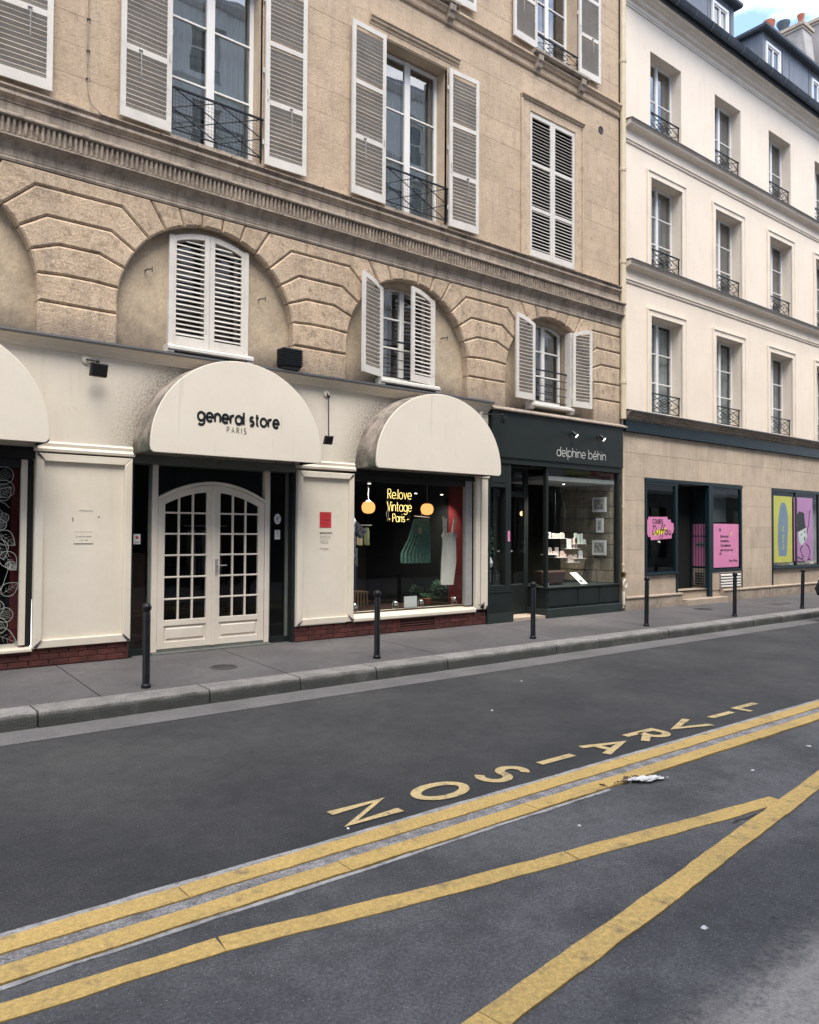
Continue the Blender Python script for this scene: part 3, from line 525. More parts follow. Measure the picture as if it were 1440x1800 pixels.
while z < 13.7:
    z1 = z + course
    if z < band2[0] < z1: z1 = band2[0]
    if band2[0] <= z < band2[1]: z = band2[1]; z1 = z + course
    x = X0 + (.0 if ci % 2 else .55); xs = [X0]
    while x < X1 - .5:
        x += random.uniform(.85, 1.45); xs.append(min(x, X1 - .003) if x < X1 - .5 else X1 - .003)
    for a, b in zip(xs, xs[1:]):
        segs = [(a, b)]
        for h in blocked:
            if h[2] < z1 - .01 and h[3] > z + .01:
                ns = []
                for s in segs:
                    if h[1] <= s[0] or h[0] >= s[1]: ns.append(s)
                    else:
                        if h[0] > s[0] + .05: ns.append((s[0], h[0]))
                        if h[1] < s[1] - .05: ns.append((h[1], s[1]))
                segs = ns
        for s in segs:
            zc = z1
            m = MB(); d = random.uniform(0, .0025); q = joints / 2
            m.prism([(s[0] + q, z + q), (s[1] - q, z + q), (s[1] - q, zc - q), (s[0] + q, zc - q)], -d, .009, .0025); obj('ashlar_stone', m, M['stone'], sb)
    z = z1; ci += 1
# end wall of the building seen above the neighbour and its top
m = MB(); m.box(X0, X1, 9.6, 9.9, 0, 15.2); m.box(X0, X0 + .3, .45, 9.6, 0, 15.2); m.box(X1 - .03, X1, .45, 9.6, 0, 15.2); obj('rear_wall', m, M['render'], sb)
m = MB(); m.xprof([(.2, 15.2), (-.5, 15.3), (-.5, 15.45), (.2, 15.5), (6, 20), (10, 15.2)], X0, X1); obj('roof', m, M['slate'], sb)
# second floor string course
m = MB(); m.xprof([(.0, 10.36), (-.03, 10.37), (-.045, 10.40), (-.02, 10.415), (-.02, 10.52), (-.05, 10.535), (-.07, 10.57), (-.10, 10.60), (-.10, 10.635), (-.02, 10.66), (0, 10.66)], X0, X1 - .004); obj('string_course', m, M['stone'], sb)
for i, (a, b) in enumerate(F2):
    m = MB(); m.xprof([(.1, 10.66), (-.14, 10.66), (-.17, 10.69), (-.17, 10.735), (.1, 10.745)], a - .14, b + .22); obj('sill', m, M['band'], sb)
    for cx in (a + .03, b + .06):
        m = MB(); m.xprof([(-.02, 10.35), (-.045, 10.36), (-.06, 10.42), (-.105, 10.45), (-.12, 10.52), (-.15, 10.56), (-.155, 10.66), (-.02, 10.66)], cx - .065, cx + .065); obj('console', m, M['band'], sb)
# first floor sill band and main cornice
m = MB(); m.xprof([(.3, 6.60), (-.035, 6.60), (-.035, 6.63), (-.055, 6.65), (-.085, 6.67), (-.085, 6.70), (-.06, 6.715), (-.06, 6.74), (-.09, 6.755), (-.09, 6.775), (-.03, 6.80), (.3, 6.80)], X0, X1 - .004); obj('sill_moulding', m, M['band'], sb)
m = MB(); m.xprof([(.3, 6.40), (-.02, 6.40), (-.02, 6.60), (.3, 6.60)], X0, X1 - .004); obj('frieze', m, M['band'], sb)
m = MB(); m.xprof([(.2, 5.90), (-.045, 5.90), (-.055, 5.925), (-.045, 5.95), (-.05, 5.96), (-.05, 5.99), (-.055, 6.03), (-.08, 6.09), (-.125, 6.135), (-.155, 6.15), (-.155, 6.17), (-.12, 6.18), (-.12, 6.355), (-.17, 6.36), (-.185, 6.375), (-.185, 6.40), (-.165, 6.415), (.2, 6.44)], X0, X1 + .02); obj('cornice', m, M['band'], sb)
m = MB(); x = X0 + .01
while x < X1 - .02:                            # fluted moulding: one small rounded tongue after another
    w = .05; j = random.uniform(-.004, .004); prof = []
    for k in range(5):
        t = k / 4; prof.append((x + w * t, -.122 - .03 * sin(pi * t) + j * .5))
    vs = [(px, py, 6.182) for px, py in prof] + [(px, py - .006, 6.27) for px, py in prof] + [(px, min(-.12, py - .012), 6.352) for px, py in prof]
    m.add(vs, [(r * 5 + k, r * 5 + k + 1, (r + 1) * 5 + k + 1, (r + 1) * 5 + k) for r in range(2) for k in range(4)]); x += .062
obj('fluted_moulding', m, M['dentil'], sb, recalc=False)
# frames round the first floor openings
for i, (a, b) in enumerate(F1):
    f = fr[i]; zt = 9.60
    m = MB()
    if i == 3:
        for s, t in ((f[0], a), (b, f[1])): m.prism([(s, 6.8), (t, 6.8), (t, 9.84), (s, 9.84)], -.012, .05)
        m.prism([(a, 9.60), (b, 9.60), (b, 9.84), (a, 9.84)], -.012, .05)
        m.xprof([(.0, 9.76), (-.03, 9.77), (-.045, 9.80), (-.07, 9.82), (-.07, 9.845), (0, 9.85)], f[0], f[1])
        for s, t in ((f[0], f[0] + .05), (f[1] - .05, f[1])): m.box(s, t, -.035, -.0125, 6.8, 9.755)
    else:
        for s, t in ((f[0], a), (b, f[1])): m.prism([(s, 6.8), (t, 6.8), (t, 9.60), (s, 9.60)], -.006, .05)
        m.prism([(f[0], 9.60), (f[1], 9.60), (f[1], 9.84), (f[0], 9.84)], -.010, .05)
        m.xprof([(.0, 9.70), (-.02, 9.705), (-.025, 9.74), (-.05, 9.76), (-.055, 9.80), (-.075, 9.815), (-.075, 9.845), (0, 9.855)], f[0] - .01, f[1] + .01)
    obj('window_surround', m, M['stone'], sb)
# round vent
m = MB(); m.lathe([(.075, 0), (.075, .012), (.06, .012), (.055, .004)], (0, 0, 0), 18); m.xf(lambda p: (13.09 + p[0], -p[2] - .002, 9.93 + p[1])); v = obj('vent_cover', m, M['zincdk'], sb)
m = MB(); m.lathe([(.045, 0), (.045, .01), (.035, .01)], (0, 0, 0), 14); m.xf(lambda p: (13.3, -p[2] - .021, 6.52) if 0 else (13.3 + p[0], -p[2] - .021, 6.52 + p[1])); obj('vent_cover', m, M['band'], sb)
# wall just below the cornice and the arcade
C = [1.09, 4.57, 8.06, 11.55]; R = 1.27; ZS = 4.45; ZT = 5.90
def P(c, a, r=R): return (c + r * cos(radians(a)), ZS + r * sin(radians(a)))
def arcpts(c, a0, a1): n = max(2, int(abs(a1 - a0) / 3)); return [P(c, a0 + (a1 - a0) * i / n) for i in range(n + 1)]
ang = [133.4, 145.8, 158.2, 170.6]; cx = [1.23, 1.36, 1.50, 1.56]; cz = [5.70, 5.36, 5.04, 4.68]
def top(c, a): t = (ZT - ZS) / sin(radians(a)); return (c + t * cos(radians(a)), ZT)
def bound(cl, cr, k):                          # joint line k across a pier, left to right
    out = []
    out += [P(cl, 180 - ang[k]), (cl + cx[k], cz[k])] if cl is not None else [(X0, cz[k])]
    out += [(cr - cx[k], cz[k]), P(cr, ang[k])] if cr is not None else [(X1 - .004, cz[k])]
    return out
def stone(poly):
    q = inset(poly, .006) if True else poly
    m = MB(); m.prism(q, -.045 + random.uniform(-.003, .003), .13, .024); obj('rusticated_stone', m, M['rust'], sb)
piers = [(None, C[0]), (C[0], C[1]), (C[1], C[2]), (C[2], C[3]), (C[3], None)]
for cl, cr in piers:
    xl = cl + R if cl is not None else X0; xr = cr - R if cr is not None else X1 - .004
    if cl is None:
        stone([(X0, 3.6), (xr, 3.6), (xr, 4.33), (X0, 4.33)])
    else: stone([(xl, 3.84), (xr, 3.84), (xr, 4.33), (xl, 4.33)])
    Bk = [bound(cl, cr, k) for k in range(4)]   # 0 is the highest
    la = lambda a0, a1: arcpts(cl, a0, a1) if cl is not None else []
    ra = lambda a0, a1: arcpts(cr, a0, a1) if cr is not None else []
    # from the springing to joint 3
    poly = [(xl, 4.33), (xr, 4.33)] + ra(180, ang[3])[:-1] + list(reversed(Bk[3])) + la(180 - ang[3], 0)[1:]
    stone(poly)
    for k in (3, 2, 1):
        poly = Bk[k] + ra(ang[k], ang[k - 1])[1:-1] + list(reversed(Bk[k - 1])) + la(180 - ang[k - 1], 180 - ang[k])[1:-1]
        stone(poly)
    e1 = [top(cr, 121)] if cr is not None else [(X1 - .004, ZT)]; e0 = [top(cl, 59)] if cl is not None else [(X0, ZT)]
    poly = Bk[0] + ra(ang[0], 121)[1:] + e1 + e0 + la(59, 180 - ang[0])[:-1]
    # split the wide top block in two or three
    if cl is not None and cr is not None:
        mid = (cl + cr) / 2
        stone(poly)
        for z0_, z1_, dx in ((5.74, 5.89, -.31), (5.74, 5.89, .33), (5.40, 5.66, -.12), (5.40, 5.66, .22), (5.08, 5.32, .30), (4.72, 5.0, -.05)):
            m = MB(); x = mid + dx + random.uniform(-.05, .05); m.box(x - .0025, x + .0025, -.0488, -.04, z0_, z1_); obj('hairline_joint', m, M['render'], sb)
    else: stone(poly)
for c in C:
    an = [121, 108.6, 96.2, 83.8, 71.4, 59]
    for a0, a1 in zip(an, an[1:]): stone(arcpts(c, a1, a0) + [top(c, a0), top(c, a1)])
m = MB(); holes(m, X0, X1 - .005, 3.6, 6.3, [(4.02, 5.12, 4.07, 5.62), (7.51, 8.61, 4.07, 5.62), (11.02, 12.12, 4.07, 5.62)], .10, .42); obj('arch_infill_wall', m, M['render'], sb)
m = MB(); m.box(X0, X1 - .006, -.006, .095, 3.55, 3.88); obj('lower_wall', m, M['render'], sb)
# ------------------------------------------------------------------ shutters, windows, railings
SLN = [0]
loose = MB()                                    # slats past the three hundred largest
def slat_sec(l): # box section of a slat, outer (-y) edge lower
    t, d = .0045, .024; c, s = cos(radians(42)), sin(radians(42)); v = []
    for x in (0, l):
        for (a, b) in ((-d, -t), (d, -t), (d, t), (-d, t)): v.append((x, a * c - b * s, a * s + b * c))
    m = MB(); m.add(v, [(0, 1, 2, 3), (7, 6, 5, 4), (0, 4, 5, 1), (1, 5, 6, 2), (2, 6, 7, 3), (3, 7, 4, 0)]); return m
SM = {}
def leaf(hx, hy, z0, z1, w, side, angle, parent, pitch=.0635, rails=(.335, .65), topz=None, single=True, st=.07, knob=True, bot=.13):
    """side +1: closed leaf runs to +x from the hinge; angle = how far it has swung out"""
    T = .018; m = MB(); tz = (lambda x: topz(hx + side * x)) if topz else (lambda x: z1)
    def P_(poly, a=-T, b=T): m.prism([(side * p[0], p[1]) for p in poly], a, b, .003)
    h = z1 - z0
    P_([(0, z0), (st, z0), (st, tz(st)), (0, tz(0))]); P_([(w - st, z0), (w - .002, z0), (w - .002, tz(w)), (w - st, tz(w - st))])
    P_([(st, z0), (w - st, z0), (w - st, z0 + bot), (st, z0 + bot)], -T + .002, T - .002)
    n = 6; tr = .08
    xs = [st + (w - 2 * st) * i / n for i in range(n + 1)]
    P_([(x, tz(x) - tr) for x in xs] + [(x, tz(x) - .001) for x in reversed(xs)], -T + .002, T - .002)
    for f in rails: P_([(st, z0 + h * f - .035), (w - st, z0 + h * f - .035), (w - st, z0 + h * f + .035), (st, z0 + h * f + .035)], -T + .002, T - .002)
    for f in (.12, .5, .88):                    # hinges
        m.box(*sorted((side * -.022, side * .03)), -T - .006, -T + .001, z0 + h * f - .035, z0 + h * f + .035)
    m.v = [(p[0], p[1], p[2] - z0) for p in m.v]
    o = bpy.data.objects.new('shutter', mesh('shutter', m, M['shutter'])); COL.objects.link(o); o.parent = parent
    rz = -side * radians(angle); o.location = Vector((hx, hy, z0)) - WL[parent.name]; o.rotation_euler = (0, 0, rz); WL[o.name] = Vector((hx, hy, z0))
    RM = Matrix.Translation((hx, hy, z0)) @ Matrix.Rotation(rz, 4, 'Z')
    z = z0 + bot + .035
    while z < max(tz(st), tz(w - st), z1) - tr - .02:
        if not any(abs(z - (z0 + h * f)) < .052 for f in rails):
            a, b = st, w - st
            while a < b - .06 and tz(a) - tr - .018 < z: a += .02
            while b > a + .06 and tz(b) - tr - .018 < z: b -= .02
            l = round(b - a - .004, 3)
            if l > .08:
                x = side * (a + .002) if side > 0 else -(b - .002)
                if single and SLN[0] < 300:
                    if l not in SM: SM[l] = mesh('slat', slat_sec(l), M['slat'])
                    s = bpy.data.objects.new('slat', SM[l]); COL.objects.link(s); s.parent = o; s.location = (x, 0, z - z0 + random.uniform(-.001, .001)); s.rotation_euler = (random.uniform(-.09, .09), random.uniform(-.004, .004), 0); SLN[0] += 1
                else:
                    q = slat_sec(l); q.xf(lambda p: tuple(RM @ Vector((p[0] + x, p[1], p[2] + z - z0)))); merge(loose, q)
        z += pitch
    if knob:                                    # espagnolette hook and catch on the inner side
        k = MB(); kx = side * w * .62; k.tube([(kx, T + .012, h * .325), (kx, T + .02, h * .29), (kx, T + .012, h * .21)], .006, 6); k.tube([(kx - .02, T + .01, h * .335), (kx + .03, T + .01, h * .335)], .01, 6)
        k2 = bpy.data.objects.new('latch', mesh('latch', k, M['aframe'])); COL.objects.link(k2); k2.parent = o
        k = MB(); k.tube([(side * .03, T + .012, h * .40), (side * .045, T + .02, h * .37), (side * .03, T + .012, h * .34)], .008, 6); k2 = bpy.data.objects.new('catch', mesh('catch', k, M['shutter'])); COL.objects.link(k2); k2.parent = o
    return o
def french(parent, x0, x1, z0, z1, y, rows=3, mat='pvc', glass='glassup', curtain=None, arch=0, fr_=.055, depth=1.2, mull=.05, side_bar=True):
    g = .004; tz = (lambda x: z1 - arch * ((x - (x0 + x1) / 2) / ((x1 - x0) / 2)) ** 2); m = MB(); xm_ = (x0 + x1) / 2; T0, T1 = y, y + .05
    a, b = x0 + g, x1 - g
    def pr(p0, p1, zz0, off=0, n=6):            # vertical-sided piece with top following the arch
        xs = [p0 + (p1 - p0) * i / n for i in range(n + 1)]; return [(p0, zz0), (p1, zz0)] + [(x, tz(x) - off) for x in reversed(xs)]
    m.prism(pr(a, a + fr_, z0), T0, T1, .004); m.prism(pr(b - fr_, b, z0), T0, T1, .004); m.prism(pr(xm_ - mull, xm_ + mull, z0), T0 - .012, T1, .006)
    for s, t in ((a + fr_, xm_ - mull), (xm_ + mull, b - fr_)):
        xs = [s + (t - s) * i / 6 for i in range(7)]
        m.prism([(x, tz(x) - fr_) for x in xs] + [(x, tz(x)) for x in reversed(xs)], T0 + .001, T1 - .001, .004); m.prism([(s, z0), (t, z0), (t, z0 + fr_ * 1.5), (s, z0 + fr_ * 1.5)], T0 + .001, T1 - .001, .004)
    o = obj('window', m, M[mat], parent)
    zb = z0 + fr_ * 1.5; zt = z1 - fr_
    for s, t in ((a + fr_, xm_ - mull), (xm_ + mull, b - fr_)):
        for r in range(rows):
            p0 = zb + (zt - zb) * r / rows; p1 = zb + (zt - zb) * (r + 1) / rows
            q = MB(); ty = y + .025 + random.uniform(-.0015, .0015)
            tilt = random.uniform(-.004, .004); tw = random.uniform(-.004, .004)
            top_ = lambda x: (tz(x) - fr_) if r == rows - 1 else p1
            xs = [s, (s + t) / 2, t]
            q.add([(s, ty, p0), (t, ty + tw, p0), (t, ty + tw + tilt, top_(t)), ((s + t) / 2, ty + tw / 2 + tilt, top_((s + t) / 2)), (s, ty + tilt, top_(s))], [(0, 1, 2, 3, 4)]); obj('pane', q, M[glass], o)
            if r:
                q = MB(); q.prism([(s, p0 - .014), (t, p0 - .014), (t, p0 + .014), (s, p0 + .014)], T0 + .004, T1 - .006, .003); obj('glazing_bar', q, M[mat], o)
    obj('room', room(a, b, y + .06, y + depth, z0 + .002, z1 - .002), M['room'], o)
    if curtain:
        for (c0, c1, mt) in curtain:
            s, t = a + (b - a) * c0, a + (b - a) * c1; n = int((t - s) / .012); q = MB(); ph = random.uniform(0, 6)
            vs = []
            for i in range(n + 1): x = s + (t - s) * i / n; yy = y + .14 + .018 * sin(i * .9 + ph) + .01 * sin(i * .37 + ph); vs += [(x, yy, z0 + .03), (x, yy, z1 - .06)]
            q.add(vs, [(2 * i, 2 * i + 2, 2 * i + 3, 2 * i + 1) for i in range(n)]); obj('curtain', q, M[mt], o, smooth=True, recalc=False)
    return o
def railing(parent, x0, x1, z0, z1, y, style='x', r=.008, mat='iron', standoff=.0):
    m = MB(); w, h = x1 - x0, z1 - z0; f = lambda u, v: (x0 + u * w, y, z0 + v * h)
    m.box(x0 - .03, x1 + .03, y - .014, y + .014, z1 - .012, z1 + .012); m.box(x0, x1, y - .008, y + .008, z0 - .008, z0 + .008)
    for x in (x0, x1): m.box(x - .009, x + .009, y - .009, y + .009, z0 - .02, z1 - .01)
    if style == 'bars':
        for k in (.25, .5, .75): m.tube([f(0, k), f(1, k)], r, 6)
    else:
        yy = [0, .009]
        def ln(u0, v0, u1, v1, d): a, b = f(u0, v0), f(u1, v1); m.tube([(a[0], y + d, a[2]), (b[0], y + d, b[2])], r * .8, 5)
        ln(0, 1, 1, 0, -.005); ln(0, 0, 1, 1, .006)
        ln(0, .5, .5, 0, -.005); ln(.5, 1, 1, .5, -.005); ln(0, .5, .5, 1, .006); ln(.5, 0, 1, .5, .006)
        if style == 'diamond':
            for k in (.14, .26): 
                ln(.5 - k, .5, .5, .5 + k * 1.3, .006); ln(.5, .5 + k * 1.3, .5 + k, .5, -.005); ln(.5 - k, .5, .5, .5 - k * 1.3, -.005); ln(.5, .5 - k * 1.3, .5 + k, .5, .006)
    o = obj('railing', m, M[mat], parent)
    if style == 'mesh' or style == 'xmesh':
        q = MB(); x = x0 + .05
        while x < x1: q.box(x - .0012, x + .0012, y + .012, y + .0145, z0, z1 - .02); x += .052
        z = z0 + .05
        while z < z1: q.box(x0, x1, y + .0148, y + .017, z - .0012, z + .0012); z += .052
        obj('wire_mesh', q, M['iron'], o)
    return o
# mezzanine arched windows
AO = [(4.02, 5.12), (7.51, 8.61), (11.02, 12.12)]
for i, (a, b) in enumerate(AO):
    c = (a + b) / 2; tf = lambda x, c=c: 5.655 - .13 * ((x - c) / .55) ** 2
    m = MB(); n = 10; xs = [a + (b - a) * k / n for k in range(n + 1)]
    m.prism([(x, tf(x)) for x in xs] + [(b + .01, 5.70), (a - .01, 5.70)], .104, .4); obj('arched_lintel', m, M['render'], sb)
    m = MB(); m.xprof([(.12, 3.985), (-.05, 3.985), (-.07, 4.0), (-.07, 4.035), (-.045, 4.06), (.3, 4.075)], a - .07, b + .07)
    for px in (a - .03, b + .03): m.xprof([(.1, 3.93), (-.02, 3.93), (-.05, 3.96), (-.055, 3.984), (.1, 3.984)], px - .05, px + .05)
    obj('sill', m, M['shutter'], sb)
    for s in (a, b): 
        m = MB(); m.box(s - .03, s + .03, .03 if i < 2 else -.04, .102, 4.075, tf(a) + .02); obj('shutter_jamb', m, M['shutter'], sb)
    french(sb, a + .03, b - .03, 4.08, 5.655, .22, 3 if i != 2 else 3, arch=.13, curtain=[(.02, .3, 'curtain')] if i == 1 else None, mull=.045)
    lf = dict(rails=(), topz=tf, st=.075, pitch=.0665, bot=.12, knob=False)
    if i == 0:
        leaf(a, .06, 4.085, 5.655, .55, 1, 0, sb, **lf); leaf(b, .06, 4.085, 5.655, .55, -1, 0, sb, **lf)
    elif i == 1:
        leaf(a, .03, 4.085, 5.655, .55, 1, 160, sb, **lf); leaf(b, .05, 4.085, 5.655, .55, -1, 9, sb, **lf)
        railing(sb, a + .02, b - .02, 4.13, 4.72, .09, 'bars')
    else:
        leaf(a, -.07, 4.085, 5.655, .54, 1, 177, sb, **lf); leaf(b, -.07, 4.085, 5.655, .54, -1, 175, sb, **lf)
        railing(sb, a + .02, b - .02, 4.13, 4.72, .06, 'bars')
    if i < 2:
        for px, pz in ((a - .33, 5.0), (b + .22, 4.93)):
            m = MB(); m.tube([(px, .1, pz), (px, .02, pz), (px + .06, .0, pz + .01)], .009, 6); m.tube([(px + .06, 0, pz - .03), (px + .06, 0, pz + .035)], .007, 6); obj('shutter_stay', m, M['zincdk'], sb)
# first floor
for i, (a, b) in enumerate(F1):
    if i < 3:
        french(sb, a, b, 6.86, 9.56, .25, 3, fr_=.065, mull=.06, curtain=[(.0, .46, 'pane_lift'), (.54, 1, 'pane_lift')])  # curtains added so the panes read paler, as if reflecting a facade
        m = MB(); m.box(a, b, -.02, .42, 6.80, 6.858); obj('window_sill', m, M['band'], sb)
        railing(sb, a + .02, b - .02, 6.93, 7.49, -.03, 'xmesh', r=.010)
    if i == 3:
        leaf(a, .02, 6.84, 9.58, .66, 1, 0, sb, single=False, knob=False); leaf(b, .02, 6.84, 9.58, .66, -1, 0, sb, single=False, knob=False)
        obj('room', room(a + .002, b - .002, .05, .4, 6.80, 9.57), M['dark'], sb)
for (a, b, s, k) in ((3.95, 3.95, 1, 178), (5.33, 5.33, -1, 178), (7.49, 7.49, 1, 178), (8.86, 8.86, -1, 178)): leaf(a, -.055, 6.85, 9.59, .675, s, k, sb)
leaf(1.80, -.055, 6.85, 9.59, .675, -1, 178, sb); leaf(.44, -.055, 6.85, 9.59, .675, 1, 178, sb, single=False)
for a, b in F2:
    french(sb, a, b, Z2a + .03, Z2b, .25, 4, fr_=.06)
    railing(sb, a + .02, b - .02, 10.80, 11.12, -.03, 'diamond')
    leaf(a, -.055, 10.80, 13.3, .66, 1, 178, sb, single=False); leaf(b, -.055, 10.80, 13.3, .66, -1, 178, sb, single=False)
obj('slat_rows', loose, M['slat'], sb, kind='stuff')
# cables on the stone wall
m = MB(); pth = [(2.90, -.012, 13.4), (2.905, -.012, 10.7), (2.90, -.012, 7.4), (2.91, -.02, 7.05), (2.96, -.045, 6.86), (3.05, -.10, 6.765)] + [(3.05 + k * .5, -.10, 6.765) for k in range(1, 22)]
m.tube(pth, .009, 6); o = obj('wall_cable', m, M['band'], label='thin cable clipped down the stone wall and along the sill moulding', cat='cable', smooth=True)
m = MB()
for z in (7.2, 7.55, 7.95, 8.4, 8.9, 9.5, 10.1): m.box(2.882, 2.922, -.024, 0, z - .008, z + .008)
for k in range(1, 21): m.box(3.3 + k * .5 - .007, 3.3 + k * .5 + .007, -.112, -.086, 6.752, 6.778)
c_ = obj('clip', m, M['zincdk'], o)
m = MB(); m.tube([(X1 + .055, -.07, 4.0)] + [(X1 + .055, -.07, z) for z in (6, 8, 10, 12, 15.2)], .062, 14)
dp = obj('drainpipe', m, M['pipe'], label='tall cream drainpipe between the stone building and the white one', cat='drainpipe', smooth=True)
for z in (4.78, 7.32, 9.28, 11.6, 13.5): m = MB(); m.lathe([(.07, -.05), (.074, -.03), (.07, -.012), (.075, 0), (.07, .012), (.07, .05)], (X1 + .055, -.07, z), 14); obj('pipe_collar', m, M['pipe'], dp)
m = MB(); m.box(X1 + .02, X1 + .09, -.05, .02, 4.0, 15); obj('pipe_recess', m, M['zincdk'], dp)

# ------------------------------------------------------------------ white shopfront under the stone building
wf = empty('white_shopfront', (5, -.05, 0), 'cream painted wooden shopfront with tall blank panels and red brick base', 'shopfront')
def spandrel_hole(c, r, a, b): return None
m = MB(); holes(m, X0, 9.84, 2.58, 3.80, [], -.03, .0); obj('fascia', m, M['fascia'], wf)
m = MB(); m.xprof([(.0, 3.76), (-.045, 3.765), (-.05, 3.785), (-.07, 3.80), (-.075, 3.82), (-.10, 3.835), (-.12, 3.86), (-.16, 3.875), (-.16, 3.905), (0, 3.93)], X0, 9.86); obj('cornice', m, M['cream'], wf)
m = MB(); m.xprof([(.0, 3.931), (-.165, 3.907), (-.18, 3.885), (-.18, 3.90), (-.168, 3.925), (.0, 3.95)], X0, 9.87); obj('flashing', m, M['zincdk'], wf)
def panel(x0, x1, z0, z1, fw_=.10):
    m = MB(); m.box(x0 + .05, x1 - .05, -.035, .0, z0 + .05, z1 - .05); obj('panel', m, M['cream'], wf)
    # mitred frame pieces, each proud and slightly apart
    for p in ([(x0, z0), (x1, z0), (x1 - fw_, z0 + fw_), (x0 + fw_, z0 + fw_)], [(x1, z0), (x1, z1), (x1 - fw_, z1 - fw_), (x1 - fw_, z0 + fw_)], [(x1, z1), (x0, z1), (x0 + fw_, z1 - fw_), (x1 - fw_, z1 - fw_)], [(x0, z1), (x0, z0), (x0 + fw_, z0 + fw_), (x0 + fw_, z1 - fw_)]):
        m = MB(); m.prism(inset(p, .0025), -.075 - random.uniform(0, .006), -.002, .008); obj('panel_moulding', m, M['cream'], wf)
panel(2.37, 3.51, .21, 2.52, .10); panel(5.92, 6.93, .23, 2.50, .095)
for a, b in ((2.37, 3.52), (5.92, 6.93)):
    m = MB(); m.xprof([(-.03, 2.535), (-.085, 2.54), (-.09, 2.57), (-.06, 2.60), (-.065, 2.64), (-.03, 2.665)], a - .02, b + .02); obj('belt_moulding', m, M['cream'], wf)
# dark chipped corners
m = MB()
for (x, z, s, t) in ((2.40, 2.50, 1, -1), (2.40, .235, 1, 1), (3.48, .24, -1, 1), (6.90, .26, -1, 1), (5.95, .24, 1, 1), (6.90, 2.47, -1, -1)):
    for k in range(6):
        a, b = x + s * k * .014, z + t * k * .014; r = .018 - k * .0022; n = 6
        m.add([(a + r * random.uniform(.6, 1.4) * cos(2 * pi * i / n), -.0835 - .0004 * k, b + r * random.uniform(.6, 1.4) * sin(2 * pi * i / n)) for i in range(n)], [tuple(range(n))])
obj('chipped_paint', m, M['zincdk'], wf)
# cream pilaster at the right end and window frames
for (a, b, y) in ((9.52, 9.63, -.07), (9.645, 9.80, -.085)):
    m = MB(); m.prism([(a, .26), (b, .26), (b, 2.56), (a, 2.56)], y, 0, .008); obj('pilaster', m, M['cream'], wf)
m = MB(); m.prism([(9.50, 2.565), (9.82, 2.565), (9.82, 2.60), (9.50, 2.60)], -.10, 0, .005); obj('pilaster_cap', m, M['cream'], wf)
m = MB()
for k in range(16):
    x, z, r = 9.66 + random.uniform(-.11, .12), .265 + random.uniform(0, .09) * (1 if k < 11 else 1.5), random.uniform(.010, .028); m.add([(x + r * random.uniform(.5, 1.3) * cos(i), -.092 - .0012 * k, z + r * random.uniform(.5, 1.5) * sin(i)) for i in (0, .9, 1.8, 2.7, 3.6, 4.5, 5.4)], [tuple(range(7))])
obj('broken_wood', m, M['black'], wf)
# brick base
def bricks(x0, x1, hole=None, top=.215, y=-.045):
    m = MB(); segs = [(x0, x1)] if not hole else [(x0, hole[0]), (hole[1], x1)]
    for a, b in segs: m.box(a, b, y + .008, .05, -.03, top - .004)
    obj('mortar', m, M['bmortar'], wf); h = (top + .0) / 3
    for r in range(3):
        x = x0 - (.11 if r % 2 else 0)
        while x < x1:
            a, b = max(x, x0), min(x + .215, x1); x += .223
            for s, t in ([(a, b)] if not hole or b <= hole[0] or a >= hole[1] else ([(a, hole[0])] if a < hole[0] else []) + ([(hole[1], b)] if b > hole[1] else [])):
                if t - s < .03: continue
                q = MB(); q.prism([(s + .004, r * h + .004), (t - .004, r * h + .004), (t - .004, (r + 1) * h - .004), (s + .004, (r + 1) * h - .004)], y - random.uniform(0, .005), y + .02, .003); obj('brick', q, M['brick'], wf)
bricks(1.0, 3.50); bricks(5.92, 9.78, (7.82, 8.62))
m = MB(); m.box(X0, 1.0, -.045, .05, -.03, .21); obj('brick_base', m, M['brick'], wf)
m = MB()
for z in (.03, .215): m.box(7.82, 8.62, -.055, -.02, z - .018, z + .012)
for x in (7.82, 8.60): m.box(x, x + .02, -.055, -.02, .045, .20)
vt = obj('floor_vent', m, M['brick'], wf)
for k in range(4):
    q = MB(); q.xprof([(-.05, .055 + k * .038), (-.05, .06 + k * .038), (-.02, .078 + k * .038), (-.02, .073 + k * .038)], 7.84, 8.60); obj('vent_slat', q, M['bmortar'], vt)
q = MB(); q.box(7.83, 8.61, -.01, 0, .03, .21); obj('vent_back', q, M['black'], vt)
# door bay: lintel, posts, transom, side lights
m = MB(); m.box(3.53, 5.92, -.04, .30, 2.47, 2.58); obj('lintel', m, M['gframe'], wf)
D = .10
for a, b in ((3.825, 3.90), (5.47, 5.545)): m = MB(); m.box(a, b, D - .03, D + .06, .02, 2.47); obj('door_post', m, M['gframe'] if 0 else M['wood'], wf)
for a, b in ((3.52, 3.55), (5.87, 5.92)): m = MB(); m.box(a, b, -.02, D + .05, .0, 2.47); obj('reveal', m, M['green'], wf)
for a, b in ((3.55, 3.58), (3.79, 3.825), (5.545, 5.575), (5.83, 5.87)): m = MB(); m.box(a, b, D, D + .04, .06, 2.47); obj('side_light_frame', m, M['gframe'], wf)
for a, b in ((3.55, 3.825), (5.545, 5.87)): m = MB(); m.box(a, b, D - .01, D + .045, -.02, .08); obj('side_light_base', m, M['green'], wf)
for a, b in ((3.58, 3.79), (5.575, 5.83)): m = MB(); m.quad((a, D + .02, .08), (b, D + .02, .08), (b, D + .02, 2.47), (a, D + .02, 2.47)); obj('side_light', m, M['shopglass'], wf)
